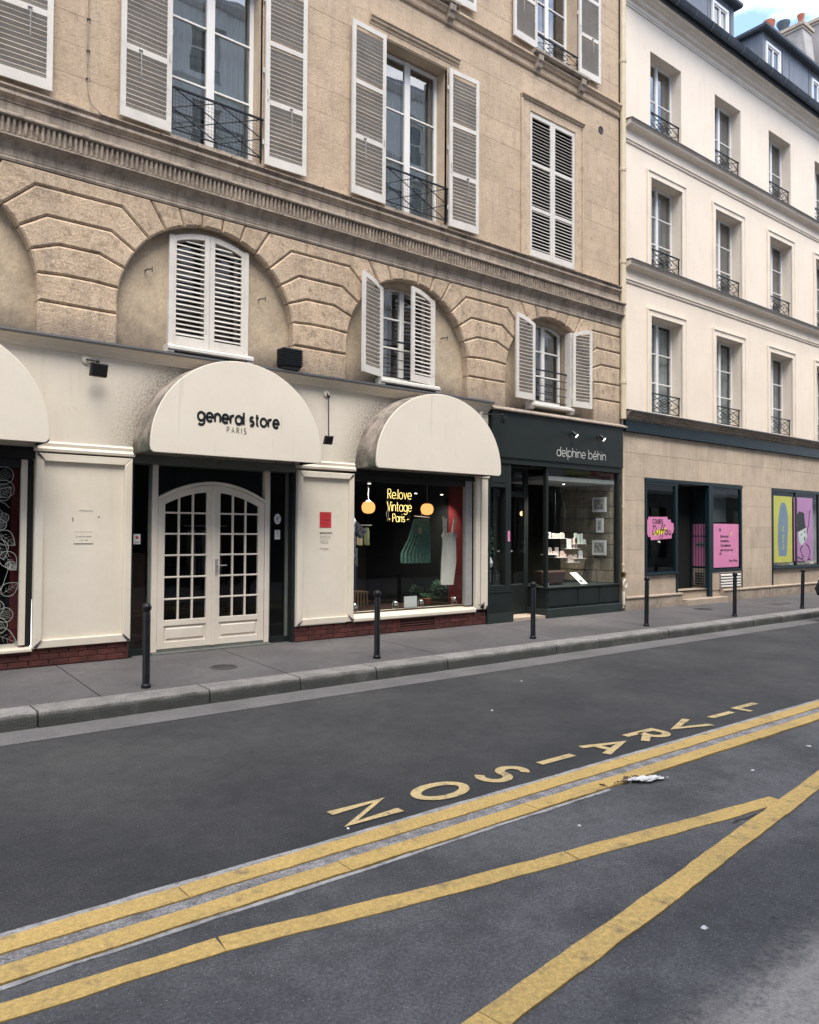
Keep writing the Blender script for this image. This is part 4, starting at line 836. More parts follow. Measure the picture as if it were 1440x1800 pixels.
# arched transom above the door
xa, xb, xc = 3.90, 5.47, 4.685
dtop = lambda x: 2.235 - .235 * abs((x - xc) / .785) ** 2.0
n = 24; xs = [xa + (xb - xa) * i / n for i in range(n + 1)]
m = MB(); m.prism([(x, dtop(x)) for x in xs] + [(x, dtop(x) + .045) for x in reversed(xs)], D - .05, D + .05, .006); obj('arched_door_head', m, M['wood'], wf)
m = MB(); m.prism([(x, dtop(x) + .045) for x in xs] + [(xb, 2.47), (xa, 2.47)], D + .03, D + .034); obj('transom_pane', m, M['shopglass'], wf)
m = MB(); m.box(xa, xb, D - .02, D + .05, -.01, .045); m.box(3.82, 5.55, -.03, D - .02, -.02, .012); obj('door_threshold', m, M['gframe'], wf)
# two door leaves with panes
for (a, b, sgn) in ((xa + .005, xc - .003, 1), (xc + .003, xb - .005, -1)):
    st = .095; pc = 3; cols = [a + st + (b - a - 2 * st) * k / pc for k in range(pc + 1)]; rz = [.425, .70, .99, 1.28, 1.565, 1.845]; tp = lambda x: dtop(x) - .10
    m = MB(); T0, T1 = D - .025, D + .02
    for s, t in ((a, a + st), (b - st, b)): 
        xq = [s, (s + t) / 2, t]; m.prism([(s, .05), (t, .05)] + [(x, dtop(x) - .004) for x in reversed(xq)], T0, T1, .004)
    xq = [a + st + (b - a - 2 * st) * k / 8 for k in range(9)]
    m.prism([(x, tp(x)) for x in xq] + [(x, dtop(x) - .004) for x in reversed(xq)], T0 + .001, T1 - .001, .004)
    m.prism([(a + st, .05), (b - st, .05), (b - st, .14), (a + st, .14)], T0 + .001, T1, .004); m.prism([(a + st, .35), (b - st, .35), (b - st, .425), (a + st, .425)], T0 + .001, T1, .004)
    d = obj('door', m, M['wood'], wf)
    m = MB(); m.prism([(a + st, .14), (b - st, .14), (b - st, .35), (a + st, .35)], T0 + .018, T1 - .005); m.prism([(a + st + .03, .17), (b - st - .03, .17), (b - st - .03, .32), (a + st + .03, .32)], T0 + .004, T0 + .02, .014); obj('door_panel', m, M['wood'], d)
    for k in range(pc):
        for r in range(6):
            z0_, s, t = rz[r], cols[k], cols[k + 1]; q = MB(); yy = D + random.uniform(-.001, .001)
            if r < 5: q.quad((s, yy, z0_), (t, yy + random.uniform(-.002, .002), z0_), (t, yy + random.uniform(-.002, .002), rz[r + 1]), (s, yy, rz[r + 1]))
            else: q.add([(s, yy, z0_), (t, yy, z0_), (t, yy, tp(t)), (s, yy, tp(s))], [(0, 1, 2, 3)])
            obj('pane', q, M['shopglass'], d)
    for k in (1, 2): q = MB(); q.prism([(cols[k] - .012, .425), (cols[k] + .012, .425), (cols[k] + .012, tp(cols[k]) + .003), (cols[k] - .012, tp(cols[k]) + .003)], T0 + .006, T1 - .004, .005); obj('glazing_bar', q, M['wood'], d)
    for z in rz[1:]: q = MB(); q.prism([(a + st, z - .012), (b - st, z - .012), (b - st, z + .012), (a + st, z + .012)], T0 + .008, T1 - .006, .005); obj('glazing_bar', q, M['wood'], d)
    if sgn < 0:
        q = MB(); hx = a + .045; q.box(hx - .02, hx + .02, T0 - .008, T0 + .001, 1.0, 1.22); q.tube([(hx, T0, 1.13), (hx, T0 - .05, 1.13), (hx + .13, T0 - .05, 1.135)], .009, 8); obj('door_handle', q, M['aframe'], d, smooth=True)
m = MB(); m.box(xc - .022, xc + .022, D - .04, D - .026, .05, 2.22); obj('door_cover_strip', m, M['wood'], wf)
# display window bay
m = MB(); m.box(6.93, 9.52, -.04, .30, 2.50, 2.58); obj('lintel', m, M['green'], wf)
m = MB(); m.xprof([(.2, .22), (-.06, .215), (-.085, .23), (-.085, .27), (-.06, .30), (.2, .345)], 6.94, 9.515); obj('window_sill', m, M['cream'], wf)
m = MB(); m.box(9.33, 9.48, -.01, .07, .34, 2.5); obj('window_frame', m, M['aframe'], wf)
m = MB(); m.box(6.935, 9.33, .01, .05, 2.40, 2.5); m.box(6.93, 6.955, .0, .05, .34, 2.40); obj('window_frame', m, M['black'], wf)
m = MB(); m.box(9.48, 9.52, .02, .06, .30, 2.5); obj('window_frame', m, M['black'], wf)
m = MB(); m.quad((6.955, .03, .34), (9.33, .03, .34), (9.33, .03, 2.40), (6.955, .03, 2.40)); obj('window_pane', m, M['shopglass'], wf)
# window at far left
m = MB(); m.box(.0, 2.37, -.04, .30, 2.44, 2.58); obj('lintel', m, M['black'], wf)
m = MB(); m.xprof([(.2, .19), (-.06, .18), (-.085, .19), (-.085, .215), (.2, .26)], .0, 2.36); obj('window_sill', m, M['cream'], wf)
m = MB(); m.box(2.235, 2.30, .0, .06, .26, 2.43); obj('window_frame', m, M['cream'], wf)
m = MB(); m.box(2.30, 2.37, .02, .06, .25, 2.43); m.box(0, 2.235, .02, .06, 2.34, 2.44); obj('window_frame', m, M['black'], wf)
m = MB(); m.quad((0, .03, .25), (2.235, .03, .25), (2.235, .03, 2.34), (0, .03, 2.34)); obj('window_pane', m, M['shopglass'], wf)
m = MB(); m.box(X0, 0, -.05, .0, .21, 2.58); obj('panel', m, M['cream'], wf)
# shop interiors
def interior(x0, x1, y0, y1, z0, z1, mat, name='shop_interior', parent=wf): return obj(name, room(x0, x1, y0, y1, z0, z1), M[mat], parent)
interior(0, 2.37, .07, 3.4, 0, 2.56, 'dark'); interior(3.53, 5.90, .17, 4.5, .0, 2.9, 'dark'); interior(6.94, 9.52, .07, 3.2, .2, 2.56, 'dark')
m = MB(); m.box(9.49, 9.51, .08, .62, .34, 2.5); obj('side_wall', m, M['redwall'], wf)
m = MB(); m.box(2.20, 2.36, .32, .34, .25, 2.4); obj('side_wall', m, M['redwall'], wf)
m = MB(); m.box(6.95, 9.48, .08, 1.1, .30, .34); obj('display_floor', m, M['browndk'], wf)
m = MB(); m.box(3.6, 3.9, .5, .9, .02, 1.3); m.box(5.0, 5.8, 2.0, 2.5, .02, 1.0); obj('counter', m, M['browndk'], wf)
for k in range(7):
    m = MB(); x = 4.9 + k * .07; m.xprof([(1.2, .9), (1.5, .9), (1.46, 1.62), (1.25, 1.62)], x, x + .035); obj('hanging_garment', m, M[['beigec', 'denim', 'olive', 'curtain', 'redwall', 'denim', 'beigec'][k]], wf)
m = MB(); m.tube([(4.8, 1.35, 1.68), (5.5, 1.35, 1.68)], .012, 6); obj('clothes_rail', m, M['aframe'], wf)
# awnings
def awning(c, rx, z0, h, d, label, y0=-.02):
    e = empty('awning', (c, y0, z0), label, 'awning', 'half round cream awnings over the shop')
    n = 40; A = [(c + rx * cos(pi * i / n), z0 + .02 + (h - .02) * sin(pi * i / n)) for i in range(n + 1)]
    vs = []
    for k, (y, s) in enumerate(((y0, 1.0), (-.12, 1.0), (-d + .015, 1.0), (-d, .992))):
        vs += [(c + (x - c) * s, y, z0 + (z - z0) * s) for x, z in A]
    n1 = n + 1; m = MB(); m.add(vs, [(k * n1 + i, k * n1 + i + 1, (k + 1) * n1 + i + 1, (k + 1) * n1 + i) for k in range(3) for i in range(n)])
    # inner lining
    vs2 = [(c + (x - c) * .985, y, z0 + (z - z0) * .985) for y in (-.03, -d + .02) for x, z in A]; m.add(vs2, [(i, i + 1, n1 + i + 1, n1 + i) for i in range(n)])
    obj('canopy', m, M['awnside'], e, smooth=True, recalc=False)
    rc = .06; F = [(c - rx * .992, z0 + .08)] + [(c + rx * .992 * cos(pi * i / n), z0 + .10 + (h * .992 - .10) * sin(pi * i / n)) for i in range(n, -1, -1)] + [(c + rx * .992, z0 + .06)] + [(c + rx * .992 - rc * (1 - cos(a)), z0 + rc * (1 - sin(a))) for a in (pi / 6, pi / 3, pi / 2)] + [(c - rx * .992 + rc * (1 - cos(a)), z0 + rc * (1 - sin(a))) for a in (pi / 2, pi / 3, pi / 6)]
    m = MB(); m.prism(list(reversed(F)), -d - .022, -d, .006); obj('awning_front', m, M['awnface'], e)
    m = MB(); m.tube([(c - rx * .985, -.03, z0 + .02), (c - rx * .985, -d + .02, z0 + .02)], .012, 6); m.tube([(c + rx * .985, -.03, z0 + .02), (c + rx * .985, -d + .02, z0 + .02)], .012, 6); m.tube([(c - rx * .98, -d + .02, z0 + .02), (c + rx * .98, -d + .02, z0 + .02)], .012, 6); obj('awning_frame', m, M['zincdk'], e)
    return e
a0 = awning(1.18, 1.21, 2.585, 1.25, .58, 'plain cream half round awning cut off by the left edge of the photo')
a1 = awning(4.75, 1.235, 2.565, 1.275, .60, 'cream half round awning lettered general store over the double door')
a2 = awning(8.30, 1.335, 2.57, 1.255, .55, 'blank cream half round awning over the display window')
yf = -.6235; GSW = 1.17
def onf(px, pz): return (px * .9375, yf, 1.61 + (pz - 1.61) * .9375)
m = letters('general store', (4.13, yf, 3.005), X, Z, -Y, .106, .036, .33, lift=.0005); q_ = max(p[0] for p in m.v); m.xf(lambda p: (4.13 + (p[0] - 4.13) * (GSW / (q_ - 4.13)), p[1], p[2])); obj('lettering', m, M['ink'], a1)
m = letters('PARIS', (4.53, yf, 2.885), X, Z, -Y, .047, .0085, 1.0, sx=.76, lift=.0003); obj('lettering', m, M['ink'], a1)
m = MB(); m.quad((5.26, yf, 3.085), (5.285, yf, 3.085), (5.285, yf, 3.10), (5.26, yf, 3.10)); m.quad((5.25, yf, 3.115), (5.275, yf, 3.115), (5.275, yf, 3.119), (5.25, yf, 3.119)); m.quad((5.325, yf, 2.93), (5.328, yf, 2.93), (5.326, yf, 3.17), (5.323, yf, 3.17)); obj('faded_mark', m, M['inkf'], a1)
# paper and stickers on the panels
m = MB(); m.quad((6.325, -.0385, 1.665), (6.53, -.0385, 1.665), (6.53, -.0385, 1.90), (6.325, -.0385, 1.90)); rp_ = obj('red_notice', m, M['redposter'], label='small square red poster on the cream panel right of the door', cat='poster')
for k, (t, s) in enumerate((('Friperie', .045), ('Vintage', .045), ('Paris', .04))): m = fonttext(t, (6.427, -.0395, 1.825 - k * .055), s, align='CENTER'); obj('print', m, M['redink'], rp_)
nb = empty('panel_lettering', (6.43, -.04, 1.45), 'small black opening notice lettered below the red poster', 'lettering')
m = letters('general store', (6.33, -.0385, 1.578), X, Z, -Y, .0165, .0048, .3); obj('print', m, M['ink'], nb)
for k, (z, a, b) in enumerate(((1.53, 6.335, 6.525), (1.505, 6.33, 6.53), (1.475, 6.335, 6.51), (1.447, 6.335, 6.53), (1.425, 6.36, 6.50))):
    m = fonttext(['Paris du lundi au samedi', 'de onze heures a dix neuf', 'ouvert le dimanche', 'de quatorze heures a', 'dix neuf heures'][k], (a, -.0385, z), .022, sx=.85); obj('print', m, M['inkg'] if k != 2 else M['inkf'], nb)
m = fonttext('Hugay', (6.34, -.0385, 1.335), .055, spacing=1.1); obj('print', m, M['inkf'], nb)
m = MB(); m.box(2.82, 3.05, -.0385, -.0355, 1.44, 1.59); pn = obj('paper_notice', m, M['cream'], label='pale opening hours notice stuck on the big left panel', cat='notice')
m = fonttext('Du lundi au samedi', (2.935, -.0395, 1.52), .027, align='CENTER', sx=.9); merge(m, fonttext('11h - 19h', (2.935, -.0395, 1.475), .026, align='CENTER')); obj('print', m, M['ink'], pn)
m = MB(); m.quad((2.825, -.0395, 1.584), (3.045, -.0395, 1.584), (3.045, -.0395, 1.588), (2.825, -.0395, 1.588)); m.quad((2.825, -.0395, 1.44), (3.045, -.0395, 1.44), (3.045, -.0395, 1.446), (2.825, -.0395, 1.446)); m.quad((2.88, -.0365, 1.84), (3.04, -.0365, 1.84), (3.04, -.0365, 1.846), (2.88, -.0365, 1.846)); m.quad((2.80, -.0365, 1.72), (2.81, -.0365, 1.70), (2.812, -.0365, 1.76), (2.802, -.0365, 1.76)); m.quad((3.10, -.0365, 1.76), (3.125, -.0365, 1.765), (3.12, -.0365, 1.78), (3.105, -.0365, 1.775)); obj('print', m, M['inkg'], pn)
m = MB(); m.add([(5.70 + .055 * cos(2 * pi * k / 28) * 1.02, D + .017, 1.785 + .075 * sin(2 * pi * k / 28)) for k in range(28)], [tuple(range(28))]); st_ = obj('camera_sticker', m, M['paper'], label='round white security camera sticker on the glass right of the door', cat='sticker')
m = MB(); m.add([(5.672, D + .0155, 1.775), (5.682, D + .0155, 1.765), (5.72, D + .0155, 1.80), (5.71, D + .0155, 1.812)], [(0, 1, 2, 3)]); m.quad((5.668, D + .0155, 1.822), (5.73, D + .0155, 1.822), (5.73, D + .0155, 1.828), (5.668, D + .0155, 1.828)); m.quad((5.67, D + .0155, 1.742), (5.73, D + .0155, 1.742), (5.73, D + .0155, 1.748), (5.67, D + .0155, 1.748)); obj('print', m, M['ink'], st_)
m = MB(); m.quad((5.655, D + .017, 1.49), (5.745, D + .017, 1.49), (5.745, D + .017, 1.625), (5.655, D + .017, 1.625)); st_ = obj('glass_notice', m, M['paper'], label='small white notice below the round camera sticker', cat='notice')
m = MB(); m.quad((5.69, D + .0155, 1.595), (5.71, D + .0155, 1.595), (5.71, D + .0155, 1.612), (5.69, D + .0155, 1.612)); [m.quad((5.668, D + .0155, z), (5.732, D + .0155, z), (5.732, D + .0155, z + .004), (5.668, D + .0155, z + .004)) for z in (1.57, 1.55, 1.53)]; obj('print', m, M['inkg'], st_)
m = MB(); m.quad((3.60, D + .017, 1.43), (3.69, D + .017, 1.43), (3.69, D + .017, 1.56), (3.60, D + .017, 1.56)); st_ = obj('fair_sticker', m, M['paper'], label='small white sticker with a red mark on the glass left of the door', cat='sticker')
m = MB(); m.add([(3.645 + .022 * cos(k) , D + .0155, 1.515 + .02 * sin(k)) for k in (0, 1, 2, 3, 4, 5)], [tuple(range(6))]); obj('print', m, M['redposter'], st_); m = fonttext('FAIR', (3.645, D + .0155, 1.442), .032, align='CENTER'); obj('print', m, M['ink'], st_)
# flowers drawn on the far left window
fl = empty('window_flower_drawing', (2.0, .028, 1.2), 'white line drawing of large flowers and leaves on the far left window', 'window drawing')
fm = MB(); fg = MB(); FO = Vector((0, .026, 0)); kk = [0]
def fr2(pl, w=.006, mb=None): kk[0] = (kk[0] + 1) % 14; ribbon(mb or fm, pl, w, FO, X, Z, -Y, .0003 * kk[0])
def petal(cx, cz, a, l, w, veins=5):
    a = radians(a); c_, s_ = cos(a), sin(a); f = lambda u, v: (cx + u * c_ - v * s_, cz + u * s_ + v * c_)
    e_ = .55 if veins else 1.0; q = .8 if veins else .75; pl = [f(l * t, w * abs(sin(pi * t ** (1 / q) if veins else pi * t ** q)) ** e_) for t in [i / 14 for i in range(15)]] + [f(l * t, -w * abs(sin(pi * t ** (1 / q) if veins else pi * t ** q)) ** e_) for t in [1 - i / 14 for i in range(1, 15)]]
    fr2(pl)
    for k in range(veins): v = (k - (veins - 1) / 2) / veins * 1.3; fr2([f(l * .18, v * w * .3), f(l * .55, v * w), f(l * .84, v * w * .95)], .003)
def flower(cx, cz, r, a0=0, n=5):
    for k in range(n): petal(cx, cz, a0 + 360 / n * k, r, r * .42, 5)
def lf(cx, cz, a, l, w=.35): petal(cx, cz, a, l, l * w, 0); fr2([(cx, cz), (cx + l * cos(radians(a)), cz + l * sin(radians(a)))], .003); [fr2([(cx + l * t * cos(radians(a)), cz + l * t * sin(radians(a))), (cx + l * t * cos(radians(a)) + l * w * .6 * cos(radians(a + sg * 50)), cz + l * t * sin(radians(a)) + l * w * .6 * sin(radians(a + sg * 50)))], .0025) for t in (.25, .42, .6) for sg in (-1, 1)]
flower(1.99, 1.72, .13, 20); flower(1.98, .60, .20, 10); flower(1.95, 2.15, .24, 40); flower(1.45, 1.2, .2, 0); flower(1.2, .55, .22, 30)
for (x, z, a, l) in ((2.0, 1.58, -40, .24), (2.0, 1.5, -75, .25), (2.05, 1.35, -55, .26), (1.93, 1.5, 200, .2), (2.05, .86, 35, .22), (1.95, .85, 80, .2), (1.95, .42, -25, .3), (1.9, .4, -80, .3), (2.0, 1.95, 50, .2), (1.8, 1.8, 190, .25), (1.75, .8, 150, .22)): lf(x, z, a, l)
for (x0_, z0_, x1_, z1_) in ((1.99, 1.60, 2.12, 1.30), (1.97, .78, 2.12, 1.16), (1.99, 1.95, 2.12, 1.86)): fr2([(x0_, z0_), ((x0_ + x1_) / 2 + .02, (z0_ + z1_) / 2), (x1_, z1_)], .005)
petal(2.12, 1.15, 60, .10, .045, 3); petal(2.12, 1.15, 20, .08, .03, 2); petal(2.12, 1.15, 100, .08, .03, 2)
for k in range(9): fr2([(1.98, .60), (1.98 + .05 * cos(k * .7), .60 + .05 * sin(k * .7))], .006, fg)
obj('white_lines', fm, M['flower'], fl, recalc=False); obj('green_lines', fg, M['flowerg'], fl, recalc=False)
# spotlights and grille box on the fascia
def spot(label, base, elbow, head, size, yaw=0):
    e = empty('floodlight', base, label, 'floodlight'); m = MB(); m.lathe([(.055, 0), (.055, .02), (.03, .03)], (0, 0, 0), 16); m.xf(lambda p: (base[0] + p[0], base[1] - p[2], base[2] + p[1])); obj('mount', m, M['cream'], e)
    m = MB(); m.tube([(base[0], base[1] - .03, base[2]), elbow, (head[0], head[1], head[2] + size[2] * .6)], .010, 8); m.ball(elbow, .025, 10); obj('arm', m, M['black'], e, smooth=True)
    m = MB(); m.prism([(-size[0], -size[2]), (size[0], -size[2]), (size[0], size[2]), (-size[0], size[2])], -size[1], size[1], .015); c_, s_ = cos(yaw), sin(yaw); tl = .35
    m.xf(lambda p: (head[0] + p[0] * c_ - p[1] * s_, head[1] + p[0] * s_ + p[1] * c_ - p[2] * tl, head[2] + p[2])); obj('lamp_head', m, M['black'], e)
spot('black floodlight on a short arm above the large left panel', (2.93, -.03, 3.70), (3.03, -.16, 3.67), (3.035, -.2, 3.56), (.10, .035, .075), .15)
spot('small black floodlight hanging on a long arm between the two right awnings', (6.43, -.03, 3.68), (6.41, -.12, 3.63), (6.30, -.30, 2.95), (.065, .03, .06), -.1)
spot('grey floodlight on a long horizontal arm in front of the dark green sign', (9.66, -.04, 3.70), (9.98, -.24, 3.69), (10.0, -.25, 3.60), (.05, .03, .05), .2)
m = MB(); m.prism([(5.60, 3.98), (5.90, 3.98), (5.90, 4.24), (5.60, 4.24)], -.20, .0, .01); gb = obj('vent_box', m, M['black'], label='black ribbed ventilation box on the cream cornice between two arches', cat='vent box')
for k in range(9): m = MB(); m.box(5.59, 5.91, -.215, -.195, 4.0 + k * .026, 4.012 + k * .026); m.box(5.585, 5.60, -.20, -.01, 4.0 + k * .026, 4.012 + k * .026); obj('rib', m, M['iron'], gb)
m = MB(); m.box(5.62, 5.88, -.18, 0, 3.94, 3.98); obj('bracket', m, M['zincdk'], gb)
# ------------------------------------------------------------------ goods in the display window
def cloth(name, pts_l, pts_r, y, mat, label, cat, pleats=7, depth=.05, amp=.02, grp=None):
    """closed garment body: left and right outlines [(x, z)] from top to bottom, pleated front and back"""
    n = pleats * 6; rows = len(pts_l); m = MB(); ph = random.uniform(0, 3); vs = []
    for side in (0, 1):
        for r in range(rows):
            (xl, z), (xr, _) = pts_l[r], pts_r[r]; g = r / max(1, rows - 1)
            for i in range(n + 1):
                t = i / n; yy = y + (1 if side else -1) * (depth * sin(pi * t) ** .5 + amp * (.3 + .7 * g) * sin(2 * pi * pleats * t + ph + side)); vs.append((xl + (xr - xl) * t, yy, z + .01 * g * sin(2 * pi * pleats * t)))
    w = n + 1; fs = []
    for side in (0, 1):
        o_ = side * rows * w
        fs += [(o_ + r * w + i, o_ + r * w + i + 1, o_ + (r + 1) * w + i + 1, o_ + (r + 1) * w + i) for r in range(rows - 1) for i in range(n)]
    fs += [(i, i + 1, rows * w + i + 1, rows * w + i) for i in range(n)]
    m.add(vs, fs); return obj(name, m, M[mat], label=label, cat=cat, smooth=True)
cl = cloth('green_skirt', [(8.50, 1.84), (8.47, 1.76), (8.38, 1.5), (8.22, 1.25), (8.22, 1.08)], [(8.84, 1.84), (8.85, 1.76), (8.87, 1.5), (8.88, 1.25), (8.88, 1.06)], .40, 'skirt', 'wide dark green pleated skirt hanging from a clip hanger', 'skirt', 9)
m = MB(); m.tube([(8.50, .40, 1.88), (8.85, .40, 1.86)], .012, 6); m.tube([(8.67, .40, 1.88), (8.67, .40, 2.0)], .004, 5); obj('hanger', m, M['aframe'], cl)
cl = cloth('ivory_dress', [(9.02, 1.60), (9.00, 1.54), (9.03, 1.5), (9.0, 1.1), (8.99, .70)], [(9.34, 1.56), (9.36, 1.52), (9.33, 1.47), (9.34, 1.1), (9.27, .67)], .26, 'dress', 'ivory sleeveless dress with two shoulder straps against the red wall', 'dress', 6)
for (x0_, x1_, z1_) in ((9.08, 9.05, 1.88), (9.10, 9.11, 1.84), (9.26, 9.32, 1.86)): m = MB(); m.box(-.022, .022, -.006, .006, 0, 1); m.xf(lambda p: (x0_ + (x1_ - x0_) * p[2] + p[0], .26 + p[1], 1.57 + (z1_ - 1.57) * p[2])); obj('strap', m, M['dress'], cl)
cl = cloth('plaid_shirt', [(7.00, 1.88), (6.98, 1.80), (6.97, 1.5), (6.98, 1.15)], [(7.30, 1.86), (7.36, 1.80), (7.36, 1.5), (7.36, 1.18)], .5, 'plaid', 'blue and grey plaid short sleeved shirt hanging at the left of the display window', 'shirt', 4, .06)
m = MB(); m.prism([(7.28, 1.84), (7.56, 1.62), (7.46, 1.5), (7.32, 1.62)], .45, .55, .02); obj('sleeve', m, M['plaid'], cl); m = MB(); m.prism([(6.96, 1.80), (7.03, 1.78), (7.04, 1.18), (6.96, 1.16)], .40, .44, .01); obj('lining', m, M['denim'], cl)
m = MB(); m.tube([(7.15, .5, 1.85), (7.15, .5, 1.98)], .004, 5); m.box(6.98, 7.32, .49, .51, 1.86, 1.885); obj('hanger', m, M['crate'], cl)
cloth('hanging_scarf', [(6.96, 1.14), (6.96, .9), (6.97, .62)], [(7.32, 1.14), (7.31, .9), (7.30, .66)], .62, 'olive', 'olive and beige fringed skirt below the plaid shirt', 'skirt', 5)
for i, (x, mt, lab_) in enumerate(((7.52, 'plaid', 'blue patterned blouse on the back rail behind the window'), (7.66, 'blush', 'pale pink blouse in the middle of the back rail'), (7.80, 'beigec', 'beige jacket on the back rail beside the neon sign'), (7.95, 'olive', 'olive jacket at the right end of the back rail'))): cloth('hanging_blouse', [(x + .02, 1.68), (x, 1.6), (x, 1.38)], [(x + .10, 1.68), (x + .12, 1.6), (x + .12, 1.38)], 1.1, mt, lab_, 'blouse', 2, .03, .01)
m = MB(); m.tube([(7.45, 1.1, 1.72), (8.12, 1.1, 1.72)], .009, 6); obj('clothes_rail', m, M['aframe'], label='thin metal rail carrying blouses at the back of the display window', cat='clothes rail')
for i, (x, mt) in enumerate(((7.50, 'beigec'), (7.58, 'denim'), (7.66, 'olive'), (7.74, 'boxg'), (7.82, 'denim'))): cloth('hanging_trousers', [(x, 1.05), (x - .01, .6), (x, .35)], [(x + .07, 1.05), (x + .08, .6), (x + .07, .35)], 1.25, mt, ['pale trousers at the left end of the hanging rail behind the window', 'navy trousers second on the hanging rail behind the window', 'olive trousers in the middle of the hanging rail behind the window', 'grey trousers fourth on the hanging rail behind the window', 'navy trousers at the right end of the hanging rail behind the window'][i], 'trousers', 2, .03, .008)
m = MB(); m.prism([(7.42, .98), (8.12, .98), (8.12, 1.32), (7.42, 1.32)], 1.5, 1.9, .02); bx = obj('grey_box', m, M['boxg'], label='large dull grey storage case standing behind the clothes', cat='case'); m = MB(); m.box(7.43, 8.11, 1.51, 1.89, .34, .978); obj('box_stand', m, M['dark'], bx)
m = MB(); m.box(7.45, 7.75, 1.8, 1.82, 1.36, 1.75); obj('beige_bag', m, M['beigec'], label='pale beige bag hanging above the grey case', cat='bag')
def lamp(x, z, y, lab):
    e = empty('pendant_lamp', (x, y, z - .1), lab, 'pendant lamp', 'lit globe pendants in the display window'); m = MB(); m.lathe([(.045, .095), (.085, .075), (.108, .03), (.110, -.01), (.098, -.055), (.07, -.085), (.03, -.097)], (x, y, z), 24); obj('globe', m, M['globe'], e, smooth=True)
    m = MB(); m.tube([(x, y, z + .09), (x, y, z + .50)], .004, 6); m.lathe([(.05, .092), (.05, .10), (.02, .115)], (x, y, z), 14); obj('cord', m, M['aframe'], e)
lamp(7.43, 2.0, .25, 'lit orange globe pendant left of the neon sign'); lamp(8.71, 2.0, .30, 'lit orange globe pendant above the green skirt')
ns = empty('neon_sign', (8.05, .2, 1.8), 'lit yellow neon sign reading Re.love Vintage - Paris -', 'neon sign')
def neon(text, x0_, z0_, size, gap, sx):
    st, tot = strokes(text, gap); m = MB()
    for s in st: m.tube([(x0_ + a * size * sx, .215, z0_ + b * size) for a, b in s], .0050, 6)
    obj('neon_tube', m, M['neon'], ns)
neon('Re.love', 7.795, 2.155, .105, .26, .76); neon('Vintage', 7.785, 1.95, .105, .24, .715); neon('- Paris -', 7.815, 1.775, .088, .24, .72)
m = MB()
for x in (7.79, 7.83, 8.22, 8.26): m.tube([(x + .012 * sin(k * 1.4 + x * 9), .225, 1.78 + k * .045) for k in range(12)], .0016, 4)
obj('lead_wire', m, M['shutter'], ns)
for i, (x, z, lab) in enumerate(((7.15, .43, 'chrome ball spotlight at the left end of the window floor'), (7.97, .43, 'chrome ball spotlight left of the white price card'), (8.52, .43, 'chrome ball spotlight right of the white price card'), (9.28, .44, 'chrome ball spotlight in the corner below the ivory dress'))):
    e = empty('ball_spotlight', (x, .22, .345), lab, 'spotlight', 'chrome ball spotlights on the window floor'); m = MB(); m.ball((x, .22, z), .05, 16); obj('lamp_ball', m, M['chrome'], e, smooth=True)
    m = MB(); m.tube([(x - .055, .22, .345), (x - .06, .22, z), (x - .03, .22, z + .05)], .005, 6); m.tube([(x + .055, .22, .345), (x + .06, .22, z)], .005, 6); m.lathe([(.045, .345), (.045, .355)], (x, .22, 0), 14); obj('stand', m, M['aframe'], e)
    if i in (3,): m = MB(); m.lathe([(.03, .0), (.03, .004)], (x + .01, .275, z + .015), 12); obj('bulb', m, M['warm'], e)
m = MB(); m.box(8.11, 8.38, .16, .168, .355, .54); o = obj('price_card', m, M['paper'], label='white landscape card standing on the window floor between chrome spotlights', cat='card')
m = MB(); m.box(6.98, 7.72, .62, .95, .60, .615); cr = obj('slatted_crate', m, M['crate'], label='low slatted wooden crate at the left of the window floor', cat='crate')
for k in range(12): m = MB(); x = 6.99 + k * .062; m.box(x, x + .03, .62, .63, .345, .60); obj('slat', m, M['crate'], cr)
e = empty('potted_fern', (8.95, .5, .34), 'dark green fern spreading below the skirt and the dress', 'plant'); m = MB()
for k in range(34):
    a = random.uniform(0, 2 * pi); l = random.uniform(.18, .38); up = random.uniform(.05, .34); cxn, cyn = 8.93 + .05 * cos(a), .55 + .05 * sin(a); P0 = Vector((cxn, cyn, .42)); dr = Vector((cos(a), sin(a) * .6, 0))
    for j in range(7):
        t = (j + 1) / 7; p = P0 + dr * l * t + Vector((0, 0, up * sin(pi * t * .75))); w = .055 * sin(pi * t * .9) + .008; sd_ = Vector((-sin(a), cos(a), .2))
        for sg in (-1, 1): m.add([p, p + dr * .03 + sd_ * sg * w, p + dr * .012 + sd_ * sg * w * 1.25 + Vector((0, 0, -.01)), p - dr * .014], [(0, 1, 2, 3)])
obj('fronds', m, M['leaf'], e, recalc=False); m = MB(); m.lathe([(.06, .345), (.09, .44), (.08, .44)], (8.93, .55, 0), 14); obj('pot', m, M['terracotta'], e)
m = MB(); m.box(8.52, 8.60, .30, .303, 1.58, 1.68); obj('swing_tag', m, M['beigec'], label='square paper tag pinned to the green skirt', cat='tag')

